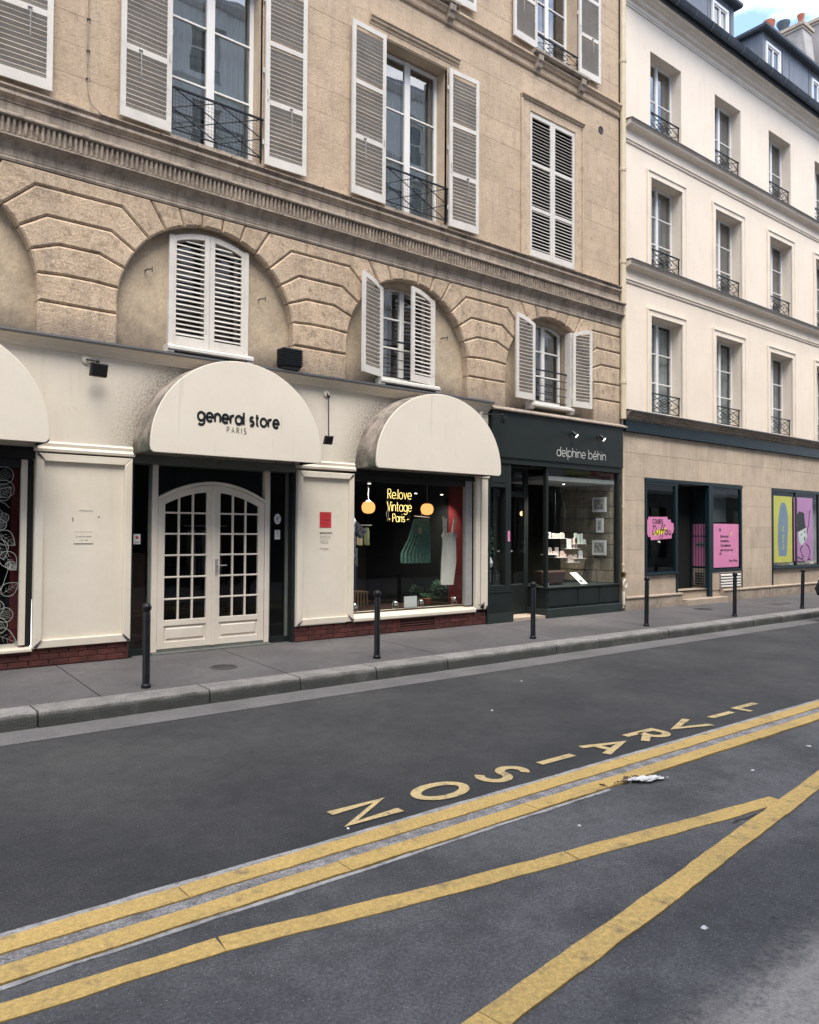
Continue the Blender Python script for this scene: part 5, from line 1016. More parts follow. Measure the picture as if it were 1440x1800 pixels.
# ------------------------------------------------------------------ dark green jewellery shopfront
gf = empty('dark_green_shopfront', (11.75, -.05, 0), 'dark green shopfront lettered delphine behin with a recessed glazed door', 'shopfront')
m = MB(); m.box(9.88, 13.70, -.10, .0, 2.97, 3.80); obj('fascia', m, M['green'], gf)
m = MB(); m.xprof([(.0, 3.80), (-.13, 3.80), (-.15, 3.81), (-.15, 3.83), (.0, 3.90)], 9.86, 13.80); obj('flashing', m, M['band'], gf)
m = MB(); m.box(9.88, 13.70, -.075, .3, 2.86, 2.97); obj('lintel', m, M['green'], gf)
m = letters('delphine béhin', (11.62, -.101, 3.085), X, Z, -Y, .118, .0115, .30, sx=.93, lift=.0003)
xs_ = [p[0] for p in m.v]; k_ = (13.12 - 11.62) / (max(xs_) - 11.62); m.xf(lambda p: (11.62 + (p[0] - 11.62) * k_, p[1], p[2])); obj('lettering', m, M['whiteink'], gf)
for i, x in enumerate((12.0, 12.86)):
    e = empty('sign_lamp', (x, -.1, 3.5), ['lit black sign lamp above the word delphine', 'lit black sign lamp above the word behin'][i], 'sign lamp', 'lit lamps on the dark green sign'); m = MB(); m.lathe([(.035, -.11), (.035, -.10)], (x, 0, 0), 4); m.tube([(x, -.10, 3.53), (x + .01, -.17, 3.55)], .014, 8); m.tube([(x + .01, -.15, 3.57), (x + .06, -.22, 3.49)], .034, 12, rs=[.03, .045]); obj('housing', m, M['black'], e, smooth=True)
    m = MB(); m.tube([(x + .06, -.219, 3.4905), (x + .062, -.223, 3.487)], .038, 12); obj('bulb', m, M['bulb'], e)
    m = MB(); m.box(x - .03, x + .03, -.108, -.1, 3.49, 3.57); obj('plate', m, M['black'], e)
DG = 'green'
m = MB()
for (a, b, c, d) in ((9.82, 9.89, .54, 2.86), (10.28, 10.42, .54, 2.86), (9.89, 10.28, 2.42, 2.86), (9.89, 10.28, .54, .66)): m.prism([(a, c), (b, c), (b, d), (a, d)], -.05 if c != 2.42 else -.048, .10, .006)
obj('narrow_window_frame', m, M[DG], gf); m = MB(); m.prism([(9.90, 2.50), (10.27, 2.50), (10.27, 2.80), (9.90, 2.80)], -.056, -.047, .01); obj('panel', m, M[DG], gf)
m = MB(); m.box(9.81, 10.43, -.06, .40, .16, .54); m.box(9.80, 10.44, -.07, .40, .53, .555); obj('pedestal', m, M[DG], gf); m = MB(); m.box(9.80, 10.45, -.085, .42, -.05, .165); obj('plinth', m, M['greenl'], gf)
m = MB(); m.quad((9.89, .02, .66), (10.28, .02, .66), (10.28, .02, 2.42), (9.89, .02, 2.42)); obj('pane', m, M['shopglass'], gf)
for nm, (a, b, c, d) in (('window_post', (11.39, 11.45, .57, 2.86)), ('window_post', (13.60, 13.68, .57, 2.86))): m = MB(); m.prism([(a, c), (b, c), (b, d), (a, d)], -.04, .04, .005); obj(nm, m, M[DG], gf)
m = MB(); m.xprof([(.5, .555), (-.07, .545), (-.075, .57), (.5, .585)], 11.38, 13.69); obj('window_sill', m, M['greenl'], gf)
m = MB(); m.box(11.40, 13.68, -.035, .45, .16, .548); obj('stall_riser', m, M[DG], gf)
for a, b in ((11.44, 12.28), (12.33, 12.95), (13.0, 13.64)): m = MB(); m.prism([(a, .20), (b, .20), (b, .51), (a, .51)], -.05, -.034, .01); obj('riser_panel', m, M[DG], gf)
m = MB(); m.prism([(11.37, -.05), (13.70, -.05), (13.70, .165), (11.37, .165)], -.085, .45, .008); obj('plinth', m, M['greenl'], gf)
m = MB(); m.quad((11.45, .0, .58), (13.60, .0, .58), (13.60, .0, 2.86), (11.45, .0, 2.86)); obj('window_pane', m, M['shopglass'], gf)
m = MB(); m.quad((11.42, .03, .58), (11.42, .42, .58), (11.42, .42, 2.86), (11.42, .03, 2.86)); obj('window_pane', m, M['shopglass'], gf)
m = MB(); m.box(10.44, 11.37, -.04, .45, -.04, .045); obj('door_step', m, M['clad'], gf)
e_ = .43; m = MB()
for (a, b, c, d) in ((10.44, 10.53, .05, 2.86), (11.28, 11.40, .05, 2.86), (10.53, 11.28, .05, .62), (10.53, 11.28, 2.30, 2.40), (10.53, 11.28, 2.78, 2.86)): m.prism([(a, c), (b, c), (b, d), (a, d)], e_, e_ + .05, .005)
dr_ = obj('door', m, M[DG], gf); m = MB(); m.quad((10.53, e_ + .02, .62), (11.28, e_ + .02, .62), (11.28, e_ + .02, 2.30), (10.53, e_ + .02, 2.30)); m.quad((10.53, e_ + .02, 2.40), (11.28, e_ + .02, 2.40), (11.28, e_ + .02, 2.78), (10.53, e_ + .02, 2.78)); obj('pane', m, M['shopglass'], dr_)
m = MB(); hx = 11.20; m.tube([(hx, e_ - .07, 1.22), (hx, e_ - .07, 1.46)], .013, 8); m.tube([(hx, e_, 1.25), (hx, e_ - .07, 1.25)], .009, 6); m.tube([(hx, e_, 1.43), (hx, e_ - .07, 1.43)], .009, 6); obj('door_handle', m, M['chrome'], dr_, smooth=True)
m = MB(); m.box(10.54, 10.95, e_ - .012, e_ - .002, 1.245, 1.27); obj('door_bar', m, M['aframe'], dr_)
m = MB(); m.quad((10.33, -.052, 1.45), (10.39, -.052, 1.45), (10.39, -.052, 1.64), (10.33, -.052, 1.64)); o = obj('small_sticker', m, M['pink'], label='small pink and white sticker on the dark post beside the glazed door', cat='sticker')
# back of the jewellery shop
m = room(9.84, 13.64, .05, 3.0, .03, 2.84); obj('shop_interior', m, M['innerwall'], gf)
for a, b in ((.06, .14),): pass
z = .58
while z < 2.80:                                 # rubble side wall inside
    h = random.uniform(.18, .34); y = .06
    while y < 1.35:
        w = random.uniform(.2, .42); t = random.uniform(.0, .05); q = MB(); q.box(13.52 - t, 13.62, y + .006, min(y + w, 1.4) - .006, z + .006, min(z + h, 2.83) - .006); obj('rubble_stone', q, M['innerstone'] , gf); y += w
    z += h
m = MB(); m.box(11.46, 13.5, .45, 1.2, .50, .56); obj('display_floor', m, M['dark'], gf)
m = MB(); m.box(11.46, 13.58, .03, 1.25, 2.62, 2.70); obj('soffit', m, M['aframe'], gf)
def picture(y0_, y1_, z0_, z1_, lab, x=13.44, fw2=.03):
    e = empty('framed_picture', (x, (y0_ + y1_) / 2, z0_), lab, 'picture'); m = MB(); m.box(x - .02, x + .02, y0_, y1_, z0_, z1_); obj('frame', m, M['paper'], e)
    m = MB(); m.quad((x - .0215, y0_ + fw2 * 1.6, z0_ + fw2 * 1.6), (x - .0215, y1_ - fw2 * 1.6, z0_ + fw2 * 1.6), (x - .0215, y1_ - fw2 * 1.6, z1_ - fw2 * 1.6), (x - .0215, y0_ + fw2 * 1.6, z1_ - fw2 * 1.6)); obj('print', m, M['drawing'], e)
picture(.13, .47, 2.05, 2.36, 'topmost of three white framed drawings on the rough stone wall in the jewellery window'); picture(.20, .37, 1.62, 1.92, 'narrow middle frame between two larger drawings on the rough stone wall'); picture(.13, .47, 1.15, 1.46, 'lowest of three white framed drawings on the rough stone wall')
for i, (x0_, x1_, z0_, z1_) in enumerate(((12.5, 12.8, 1.74, 2.1), (13.0, 13.4, 1.9, 2.4))):
    e = empty('dark_picture', ((x0_ + x1_) / 2, 2.95, z0_), ['small dark framed picture on the back wall behind the globe lamp', 'larger dark framed picture on the back wall of the jewellery shop'][i], 'picture'); m = MB(); m.box(x0_ * 1.12, x1_ * 1.12, 2.9, 2.98, z0_, z1_); 
    m.xf(lambda p: (min(p[0], 13.6), p[1], p[2])); obj('frame', m, M['boxg'], e)
m = MB(); m.ball((11.95, 1.1, 2.0), .05, 12); o = obj('small_globe_lamp', m, M['warm'], label='small dim globe lamp inside the jewellery shop', cat='lamp'); m = MB(); m.tube([(11.95, 1.1, 2.05), (11.95, 1.1, 2.6)], .004, 5); obj('cord', m, M['black'], o)
m = MB(); m.ball((10.75, 1.6, 2.25), .035, 10); o = obj('ceiling_bulb', m, M['warm'], label='tiny warm bulb seen through the glazed door', cat='lamp'); m = MB(); m.tube([(10.75, 1.6, 2.28), (10.75, 1.6, 2.8)], .004, 5); obj('cord', m, M['black'], o)
# lit track lamps in both display windows; the one over the shirt is added light
for nm, lx, ly, lz, en, lb in (('jewellery', 12.2, .22, 2.56, 95, 'lit track lamp at the top of the jewellery window'), ('display', 8.62, .50, 2.26, 24, 'lit ceiling spot just right of the neon sign'), ('display', 9.22, .50, 2.26, 18, 'lit ceiling spot near the red side wall'), ('display', 7.35, .12, 2.36, 34, 'added spot brightening the plaid shirt')):
    e = empty('track_lamp', (lx, ly, lz), lb, 'track lamp'); m = MB(); m.lathe([(.03, .02), (.03, .09), (.015, .11)], (lx, ly, lz), 12); obj('housing', m, M['black'], e, smooth=True); m = MB(); m.lathe([(.024, .012), (.024, .019)], (lx, ly, lz), 12); obj('bulb', m, M['bulb'], e)
    ld = bpy.data.lights.new('track_light', 'SPOT'); ld.energy = en; ld.spot_size = radians(120); ld.spot_blend = .8; ld.shadow_soft_size = .03; ld.color = (1, .88, .72); lo_ = bpy.data.objects.new('track_light', ld); COL.objects.link(lo_); lo_.parent = e; lo_.location = (0, 0, -.01); lo_.rotation_euler = (radians(22), radians(12) if nm == 'jewellery' else 0, 0)
# hanging shelves with cards
sh = empty('hanging_shelves', (12.5, .5, 1.0), 'cluster of small hanging shelves in the jewellery window', 'shelves')
SH = [(12.03, 12.56, 1.50), (12.79, 13.19, 1.385), (12.56, 12.96, 1.29), (11.92, 12.29, 1.175), (12.19, 12.58, 1.115), (12.58, 12.96, 1.01), (12.80, 13.15, 1.085)]
for a, b, z in SH: m = MB(); m.box(a, b, .42, .58, z - .008, z); obj('shelf', m, M['paper'], sh)
m = MB()
for x in (12.05, 12.28, 12.55, 12.57, 12.80, 12.95, 13.17): m.tube([(x, .5, 1.0), (x, .5, 2.6)], .0018, 4)
obj('wire', m, M['iron'], sh)
cards = [(12.06, 0, .12, .06, 'round'), (12.17, 0, .10, .10, 'arch'), (12.29, 0, .09, .08, 'round'), (12.40, 0, .11, .13, 'arch'), (12.86, 1, .22, .07, 'rect'), (12.95, 1, .20, .07, 'rect'), (13.06, 1, .21, .06, 'rect'), (13.13, 1, .09, .09, 'arch'), (12.63, 2, .19, .12, 'rect'), (12.82, 2, .22, .12, 'arch'),
         (11.94, 3, .17, .05, 'arch'), (12.02, 3, .14, .13, 'arch'), (12.18, 3, .06, .07, 'round'), (12.25, 4, .20, .10, 'rect'), (12.40, 4, .13, .13, 'round'), (12.52, 4, .06, .07, 'round'), (12.65, 5, .15, .16, 'arch'), (12.80, 5, .12, .05, 'rect'), (12.85, 6, .08, .08, 'round'), (12.99, 6, .16, .12, 'arch')]
cn = ['blush', 'mint', 'paper']; col_names = ['blush', 'pale mint', 'white']
pos_names = ['on the top left shelf', 'on the top right shelf', 'on the middle right shelf', 'on the far left shelf', 'on the low left shelf', 'on the lowest shelf', 'on the low right shelf']
seen = {}
for (x, s, h, w, kd) in cards:
    z = SH[s][2] + .002; ci_ = 1 if s == 1 else (2 if (x * 100) % 3 < .8 else 0); shp = {'round': 'low rounded', 'arch': 'tall arched', 'rect': 'upright rectangular'}[kd]
    if kd == 'rect': pl = [(x, z), (x + w, z), (x + w, z + h), (x, z + h)]
    else: pl = [(x, z), (x + w, z)] + [(x + w / 2 + w / 2 * cos(pi * i / 8), z + h - w / 2 * .7 + w / 2 * .7 * sin(pi * i / 8)) for i in range(9)]
    k = (ci_, shp, s); seen[k] = seen.get(k, 0) + 1; suf = '' if seen[k] == 1 else (', second there' if seen[k] == 2 else ', third there')
    m = MB(); m.prism(pl, .47, .50, .003); c_ = obj('jewellery_card', m, M[cn[ci_]], label='%s %s jewellery card %s%s' % (shp, col_names[ci_], pos_names[s], suf), cat='display card', group='jewellery cards on the hanging shelves')
    if kd != 'rect': m = MB(); m.add([(x + w / 2 + .016 * cos(i), .468, z + h * .38 + .016 * sin(i)) for i in range(6)], [tuple(range(6))]); obj('jewel', m, M['redposter'], c_)
m = MB(); m.add([(12.40, .20, .585), (12.62, .16, .585), (12.62, .17, .59), (12.40, .21, .59)], [(0, 1, 2, 3)]); m = MB(); m.add([(12.54, .06, .588), (12.76, .06, .588), (12.60, .22, .815), (12.38, .22, .815), (12.54, .066, .588), (12.76, .066, .588), (12.60, .226, .815), (12.38, .226, .815)], [(0, 1, 2, 3), (4, 5, 6, 7), (0, 1, 5, 4), (1, 2, 6, 5), (2, 3, 7, 6), (3, 0, 4, 7)])
o = obj('leaning_card', m, M['paper'], label='white card leaning back on the sill of the jewellery window', cat='card'); m = MB(); m.quad((12.56, .088, .632), (12.64, .088, .632), (12.62, .11, .665), (12.54, .11, .665)); obj('print', m, M['inkg'], o)
m = MB(); m.prism([(11.60, .60), (12.20, .60), (12.30, .86), (11.56, .86)], .22, .42, .03); obj('dark_leather_bag', m, M['browndk'], label='dark brown leather bag on the floor of the jewellery window', cat='bag')
for i, (x, h) in enumerate(((11.55, .11), (11.61, .05))): m = MB(); m.lathe([(.022, 0), (.022, h * .8), (.01, h)], (x, .12, .588), 10); obj('candle', m, M['paper'], label=['taller white candle at the left end of the jewellery window sill', 'short white candle at the left end of the jewellery window sill'][i], cat='candle')
# plant and paper crystals in the narrow window
e = empty('hanging_bouquet', (10.02, .25, 1.0), 'dark leafy bouquet with pale flowers in the narrow window left of the glazed door', 'bouquet'); m = MB(); m2 = MB()
for k in range(210):
    p = Vector((10.04 + random.gauss(0, .07) + (.06 if k % 3 else 0), .25 + random.gauss(0, .05), 1.48 + random.gauss(0, .16))); d = Vector((random.uniform(-1, 1), random.uniform(-1, 0), random.uniform(-1, 1))).normalized() * .035; s_ = d.cross(Vector((0, 1, .3))).normalized() * .013
    (m2 if (k % 6 == 0 and p.x < 10.08) else m).add([p - d, p + s_, p + d, p - s_], [(0, 1, 2, 3)])
obj('leaves', m, M['leaf'], e, recalc=False); obj('pale_petals', m2, M['leafp'], e, recalc=False)
for i, (x, z, r) in enumerate(((9.96, 1.88, .075), (10.06, 1.05, .11))): m = MB(); m.lathe([(.002, -r * 1.3), (r * .8, -r * .6), (r, .1 * r), (r * .6, r), (.002, r * 1.2)], (x, .2, z), 6); obj('paper_crystal', m, M['paper'], label=['small white folded paper crystal high in the narrow window', 'larger white folded paper crystal low in the narrow window'][i], cat='ornament')
m = MB(); m.prism([(9.91, .67), (10.03, .67), (10.01, .86), (9.92, .86)], .10, .16, .004); obj('small_print_card', m, M['drawing'], label='small printed card standing at the bottom of the narrow window', cat='card')
m = MB()
for k in range(6): m.box(10.58, 10.85 + .02 * (k % 2), .75, .95, .66 + k * .036, .69 + k * .036)
obj('book_stack', m, M['boxg'], label='stack of dim books inside the glazed door', cat='books')
# thin cream pipe with brass valve at the building joint
m = MB(); m.tube([(13.765, -.06, .05), (13.765, -.06, 1.2), (13.765, -.06, 2.96)], .022, 10); tp_ = obj('gas_pipe', m, M['pipe'], label='thin cream pipe with a brass valve at the joint beside the dark green shop', cat='pipe', smooth=True)
for z in (.95, 2.15): m = MB(); m.lathe([(.03, -.03), (.034, 0), (.03, .03)], (13.765, -.06, z), 10); obj('pipe_collar', m, M['pipe'], tp_)
m = MB(); m.box(13.73, 13.80, -.10, -.03, .70, .80); obj('valve', m, M['brass'], tp_)
m = MB(); m.tube([(13.765 + .06 * cos(2 * pi * k / 16), -.11, .56 + .08 * sin(2 * pi * k / 16)) for k in range(16)], .016, 7, closed=True); obj('hose_ring', m, M['cream'], tp_, smooth=True)
m = MB(); m.lathe([(.03, .12), (.032, .36), (.02, .40)], (13.765, -.07, 0), 10); obj('pipe_boot', m, M['cream'], tp_)
# ------------------------------------------------------------------ white building
BX0, BX1 = 13.80, 34.0
wb = empty('white_building', (22, 0, 0), 'cream rendered building with three rows of tall windows above a stone clad ground floor', 'building')
wx = [14.85 + 2.672 * k for k in range(7)]; ww = 1.22
rows_ = [(4.24, 6.37), (7.44, 9.44), (10.50, 12.28)]
op = [(x, x + ww, a, b) for x in wx for a, b in rows_]
m = MB(); holes(m, BX0, BX1, 3.9, 13.4, op, .0, .40); obj('wall', m, M['wrender'], wb)
m = MB(); m.box(BX0 + .02, BX1, 9.0, 9.3, 0, 13.3); m.box(BX1 - .3, BX1, .46, 9, 0, 13.3); m.box(BX0 + .02, BX0 + .04, .46, 9, 0, 13.3); obj('rear_wall', m, M['room'], wb)
for r, (a, b) in enumerate(rows_):
    for i, x in enumerate(wx):
        cur = [(.0, 1, 'curtain')] if r == 0 else ([(.0, .14, 'curtain'), (.3, 1.0, 'pane_lift')] if (i + r) % 2 else [(.02, .4, 'pane_lift'), (.62, 1, 'pane_lift')])  # grey sheets in the upper rows added to lift the pane tone
        far = i > 4
        french(wb, x, x + ww, a + .02, b, .25, 3 if r < 2 else 2, fr_=.05, mull=.045, curtain=cur, depth=.9, glass='glass' if r == 0 else 'glassup')
        railing(wb, x + .03, x + ww - .16 if 0 else x + ww - .03, a + .06, a + .47 if r else a + .46, .06, 'diamond', r=.011)
        if r < 2:                               # moulded architrave with a raised outer fillet
            f0, f1, zt = x - .165, x + ww + .165, b + .175
            m = MB()
            m.prism([(f0, a - .0), (x, a - .0), (x, zt), (f0, zt)], -.022, .01, .003); m.prism([(x + ww, a), (f1, a), (f1, zt), (x + ww, zt)], -.022, .01, .003); m.prism([(x, b), (x + ww, b), (x + ww, zt), (x, zt)], -.0215, .01, .003)
            for (p, q) in ((f0, f0 + .035), (f1 - .035, f1)): m.box(p, q, -.042, -.0225, a, zt - .035)
            m.box(f0, f1, -.042, -.0225, zt - .035, zt)
            for (p, q) in ((x - .03, x - .012), (x + ww + .012, x + ww + .03)): m.box(p, q, -.032, -.0225, a, b + .03)
            m.box(x - .012, x + ww + .012, -.032, -.0225, b + .012, b + .03)
            obj('architrave', m, M['wtrim'], wb)
def ledge(z1, x0=BX0 + .12, d=.22):
    m = MB(); m.xprof([(.0, z1 - .155), (-.035, z1 - .15), (-.06, z1 - .135), (-.08, z1 - .12), (-.135, z1 - .11), (-.145, z1 - .10), (-.145, z1 - .035), (-.17, z1 - .028), (-.175, z1 - .012), (.0, z1 - .005)], x0, BX1); obj('ledge', m, M['wtrim'], wb)
    m = MB(); m.xprof([(.0, z1 - .004), (-.18, z1 - .011), (-.19, z1 - .022), (-.198, z1 - .022), (-.192, z1 + .006), (.0, z1 + .03)], x0 - .01, BX1); obj('ledge_flashing', m, M['zincdk'], wb)
    m = MB(); m.xprof([(.0, z1 - .46), (-.02, z1 - .458), (-.028, z1 - .44), (-.02, z1 - .42), (-.03, z1 - .41), (-.045, z1 - .395), (-.045, z1 - .38), (-.03, z1 - .37), (-.012, z1 - .368), (-.012, z1 - .139), (.0, z1 - .139)], BX0 + .10, BX1); obj('ledge_moulding', m, M['wtrim'], wb)
ledge(7.40); ledge(10.42)
m = MB(); m.xprof([(.0, 4.0), (-.06, 4.005), (-.07, 4.03), (-.10, 4.045), (-.105, 4.08), (-.15, 4.10), (-.155, 4.13), (-.20, 4.145), (-.20, 4.175), (.0, 4.21)], BX0 + .04, BX1); obj('shop_cornice', m, M['band'], wb)
m = MB(); m.xprof([(.0, 4.214), (-.205, 4.18), (-.22, 4.16), (-.22, 4.19), (.0, 4.24)], BX0 + .03, BX1); obj('cornice_flashing', m, M['zincdk'], wb)
m = MB(); m.box(BX0 + .05, BX1, -.075, .0, 3.76, 3.998); obj('fascia_band', m, M['teal'], wb)
# main cornice and gutter
m = MB(); m.xprof([(.0, 12.94), (-.02, 12.945), (-.02, 12.98), (-.035, 12.99), (-.035, 13.07), (-.06, 13.085), (-.09, 13.10), (-.10, 13.115), (-.10, 13.17), (-.13, 13.185), (-.17, 13.20), (-.17, 13.245), (-.21, 13.255), (-.24, 13.27), (-.24, 13.295), (.4, 13.30)], BX0, BX1); obj('main_cornice', m, M['wtrim'], wb)
m = MB(); n = 9; pr = [(-.36 - .10 * cos(pi * k / (n - 1)) * -1, 13.46 - .13 * sin(pi * k / (n - 1))) for k in range(n)]; pr = [(-.47 + .20 * k / (n - 1), 13.47 - .14 * sin(pi * k / (n - 1))) for k in range(n)] + [(-.28, 13.47), (-.30, 13.45)] + [(-.455 + .16 * k / 4, 13.44 - .10 * sin(pi * k / 4)) for k in (3, 2, 1)] + [(-.46, 13.47)]
m.xprof(pr, BX0 + .3, BX1); gt = obj('gutter_trough', m, M['zinc'], wb, smooth=True)
for k in range(28):
    m = MB(); x = BX0 + .8 + k * .7; m.tube([(x, -.29, 13.46), (x, -.34, 13.35), (x, -.38, 13.32), (x, -.43, 13.36), (x, -.475, 13.47)], .010, 5); obj('gutter_bracket', m, M['zincl'], gt)
# roof, dormers
m = MB(); m.xprof([(-.28, 13.30), (-.28, 13.42), (5.5, 17.4), (9.5, 13.3)], BX0, BX1); obj('roof', m, M['slate'], wb)
def dormer(x0, x1, wins, roof_over=.13, z1=15.0):
    dm = MB(); holes(dm, x0, x1, 13.38, z1 - .08, [(a, b, c, d) for a, b, c, d in wins], .10, .14); dm.box(x0, x0 + .04, .14, 2.3, 13.3, z1 - .08); dm.box(x1 - .04, x1, .14, 2.3, 13.3, z1 - .08); d_ = obj('dormer', dm, M['zincl'], wb)
    m = MB(); m.box(x0 - roof_over, x1 + roof_over, -.06, 2.5, z1 - .08, z1 - .045); m.box(x0 - roof_over - .02, x1 + roof_over + .02, -.08, 2.5, z1 - .045, z1 + .03); obj('dormer_roof', m, M['slate'], d_)
    for a, b, c, d in wins:
        m = MB(); y0_, y1_ = .06, .13
        for q in ((a - .07, a, c - .05, d + .07), (b, b + .07, c - .05, d + .07)): m.box(q[0], q[1], y0_, y1_, q[2], q[3])
        m.box(a, b, y0_ + .001, y1_, d, d + .07); m.box(a, b, y0_ + .001, y1_, c - .05, c); m.box((a + b) / 2 - .03, (a + b) / 2 + .03, y0_ + .02, y1_, c, d); m.box(a, a + .04, y0_ + .02, y1_, c, d); m.box(b - .04, b, y0_ + .02, y1_, c, d); m.box(a, b, y0_ + .021, y1_, d - .04, d)
        obj('dormer_window', m, M['pvc'], d_); m = MB(); m.quad((a, .11, c), (b, .11, c), (b, .11, d), (a, .11, d)); obj('pane', m, M['glassup'], d_); obj('room', room(a, b, .15, .8, c, d), M['room'], d_)
    for x in ([x0 + .0] if 0 else []) + [w[1] + .22 for w in wins] + [w[0] - .22 for w in wins] + [w[1] + .62 for w in wins]:
        if x0 < x < x1: m = MB(); m.box(x - .012, x + .012, .085, .10, 13.4, z1 - .09); obj('zinc_seam', m, M['zincl'], d_)
    return d_
dormer(14.7, 18.62, [(14.95, 15.65, 13.7, 14.62), (17.62, 18.24, 13.7, 14.62)], z1=14.98); dormer(20.10, 28.4, [(20.30, 20.96, 13.7, 14.66), (22.98, 23.62, 13.7, 14.66), (25.65, 26.3, 13.7, 14.66)], z1=15.03)
# chimney stacks rising behind
def chimney(x0, x1, y0, y1, zb, zt, lab, pots):
    e = empty('chimney', ((x0 + x1) / 2, (y0 + y1) / 2, zb), lab, 'chimney'); m = MB(); m.add([(x0, y0 - .7, zb), (x1, y0 - .7, zb), (x1, y1 + .7, zb), (x0, y1 + .7, zb), (x0, y0, zt), (x1, y0, zt), (x1, y1, zt), (x0, y1, zt)], [(0, 3, 2, 1), (4, 5, 6, 7), (0, 1, 5, 4), (1, 2, 6, 5), (2, 3, 7, 6), (3, 0, 4, 7)]); obj('stack', m, M['chim'], e)
    m = MB(); m.box(x0 - .09, x1 + .09, y0 - .09, y1 + .09, zt, zt + .12); m.box(x0 - .04, x1 + .04, y0 - .04, y1 + .04, zt - .1, zt - .0); obj('coping', m, M['plinth'], e)
    for (px, py, kd, s) in pots:
        m = MB()
        if kd == 'pot': m.lathe([(.20 * s, 0), (.18 * s, .45 * s), (.22 * s, .5 * s), (.17 * s, .55 * s), (.26 * s, .95 * s), (.27 * s, 1.0 * s), (.2 * s, .98 * s)], (px, py, zt + .12), 16); obj('chimney_pot', m, M['terracotta'], e, smooth=True)
        else: m.lathe([(.26 * s, 0), (.26 * s, .1 * s), (.22 * s, .15 * s), (.24 * s, .45 * s), (.40 * s, .8 * s), (.40 * s, .9 * s), (.28 * s, .88 * s)], (px, py, zt + .12), 16); obj('chimney_cowl', m, M['zinc'], e, smooth=True)
chimney(28.8, 29.5, 3.0, 4.9, 14.0, 20.2, 'grey rendered chimney stack with terracotta pots behind the zinc dormers', [(29.15, 3.2, 'pot', .5), (29.15, 3.85, 'cowl', .6), (29.15, 4.4, 'pot', .85)])
chimney(30.6, 31.3, 3.1, 5.4, 14.0, 21.2, 'farther grey chimney stack at the top right corner of the photo', [])
# ground floor cladding with openings
SO = [(14.62, 15.83, .74, 2.74), (15.83, 17.30, .0, 2.74), (17.30, 18.70, .30, 2.78), (20.24, 24.4, .74, 2.81), (26.2, 30.5, .74, 2.81)]
m = MB(); holes(m, BX0 + .04, BX1, -.1, 3.76, [(14.62, 18.70, .30, 2.77), (15.83, 17.30, .0, .31), (20.24, 24.4, .74, 2.81), (26.2, 30.5, .74, 2.81)], .014, .40); obj('ground_floor_wall', m, M['plinth'], wb)
def clad(z, z1, segs, y=-.0, mt='clad', nm='cladding_stone'):
    for a0_, b0_ in segs:
        x = a0_ + (random.uniform(.3, .9) if b0_ - a0_ > 1.4 else 0); xs = [a0_]
        if b0_ - a0_ > 1.4:
            while x < b0_ - .35: xs.append(x); x += random.uniform(.75, 1.15)
        xs.append(b0_)
        for a, b in zip(xs, xs[1:]): q = MB(); q.prism([(a + .002, z + .002), (b - .002, z + .002), (b - .002, z1 - .002), (a + .002, z1 - .002)], y - random.uniform(0, .002), .0135, .003); obj(nm, q, M[mt], wb)
E0 = BX0 + .05
for z, z1, segs in ((3.32, 3.755, [(E0, BX1)]), (2.815, 3.32, [(E0, BX1)]), (2.30, 2.815, [(E0, 14.61), (18.72, 20.235), (24.41, 26.19), (30.51, BX1)]), (1.78, 2.30, [(E0, 14.61), (18.72, 20.235), (24.41, 26.19), (30.51, BX1)]), (1.26, 1.78, [(E0, 14.61), (18.72, 20.235), (24.41, 26.19), (30.51, BX1)]), (.74, 1.26, [(E0, 14.61), (18.72, 20.235), (24.41, 26.19), (30.51, BX1)]), (.26, .74, [(E0, 14.62), (14.62, 15.80), (18.70, 20.235), (20.28, 24.4), (24.41, BX1)])): clad(z, z1, segs)
clad(.26, .70, [(17.33, 18.66)])
for a, b in ((E0 - .02, 15.95), (17.70, BX1)):
    x = a
    while x < b - .02:
        x2 = min(x + random.uniform(.9, 1.3), b); x2 = b if b - x2 < .3 else x2; q = MB(); q.prism([(x + .002, -.06), (x2 - .002, -.06), (x2 - .002, .225), (x + .002, .225)], -.07 - random.uniform(0, .003), .013, .004); obj('plinth_stone', q, M['plinth'], wb)
        q = MB(); q.xprof([(.01, .226), (-.085, .226), (-.095, .24), (-.095, .262), (-.08, .275), (.01, .28)], x + .0015, x2 - .0015); obj('plinth_cap', q, M['clad'], wb); x = x2
for (a, b, y, z0_, z1_) in ((15.96, 17.70, -.20, -.06, .12), (15.97, 17.30, .05, .12, .28)): m = MB(); m.prism([(a, z0_), (b, z0_), (b, z1_), (a, z1_)], y, .5, .008); obj('door_step', m, M['clad'], wb)
# frames of the school front
def frame(a, b, c, d, t=.05, y0=-.02, y1=.06, mt='teal', bot=True, nm='window_frame'):
    m = MB(); m.box(a, a + t, y0, y1, c, d); m.box(b - t, b, y0, y1, c, d); m.box(a + t, b - t, y0 + .001, y1, d - t, d)
    if bot: m.box(a + t, b - t, y0 + .001, y1, c, c + t)
    return obj(nm, m, M[mt], wb)
frame(14.62, 15.83, .70, 2.74, .06); m = MB(); m.quad((14.68, .02, .76), (15.77, .02, .76), (15.77, .02, 2.68), (14.68, .02, 2.68)); obj('window_pane', m, M['shopglass'], wb)
m = MB(); m.xprof([(.05, .70), (-.06, .70), (-.065, .725), (.05, .76)], 14.60, 15.84); obj('window_sill', m, M['teal'], wb)
frame(17.30, 18.70, .70, 2.77, .06); m = MB(); m.quad((17.36, .02, .76), (18.64, .02, .76), (18.64, .02, 2.71), (17.36, .02, 2.71)); obj('window_pane', m, M['shopglass'], wb)
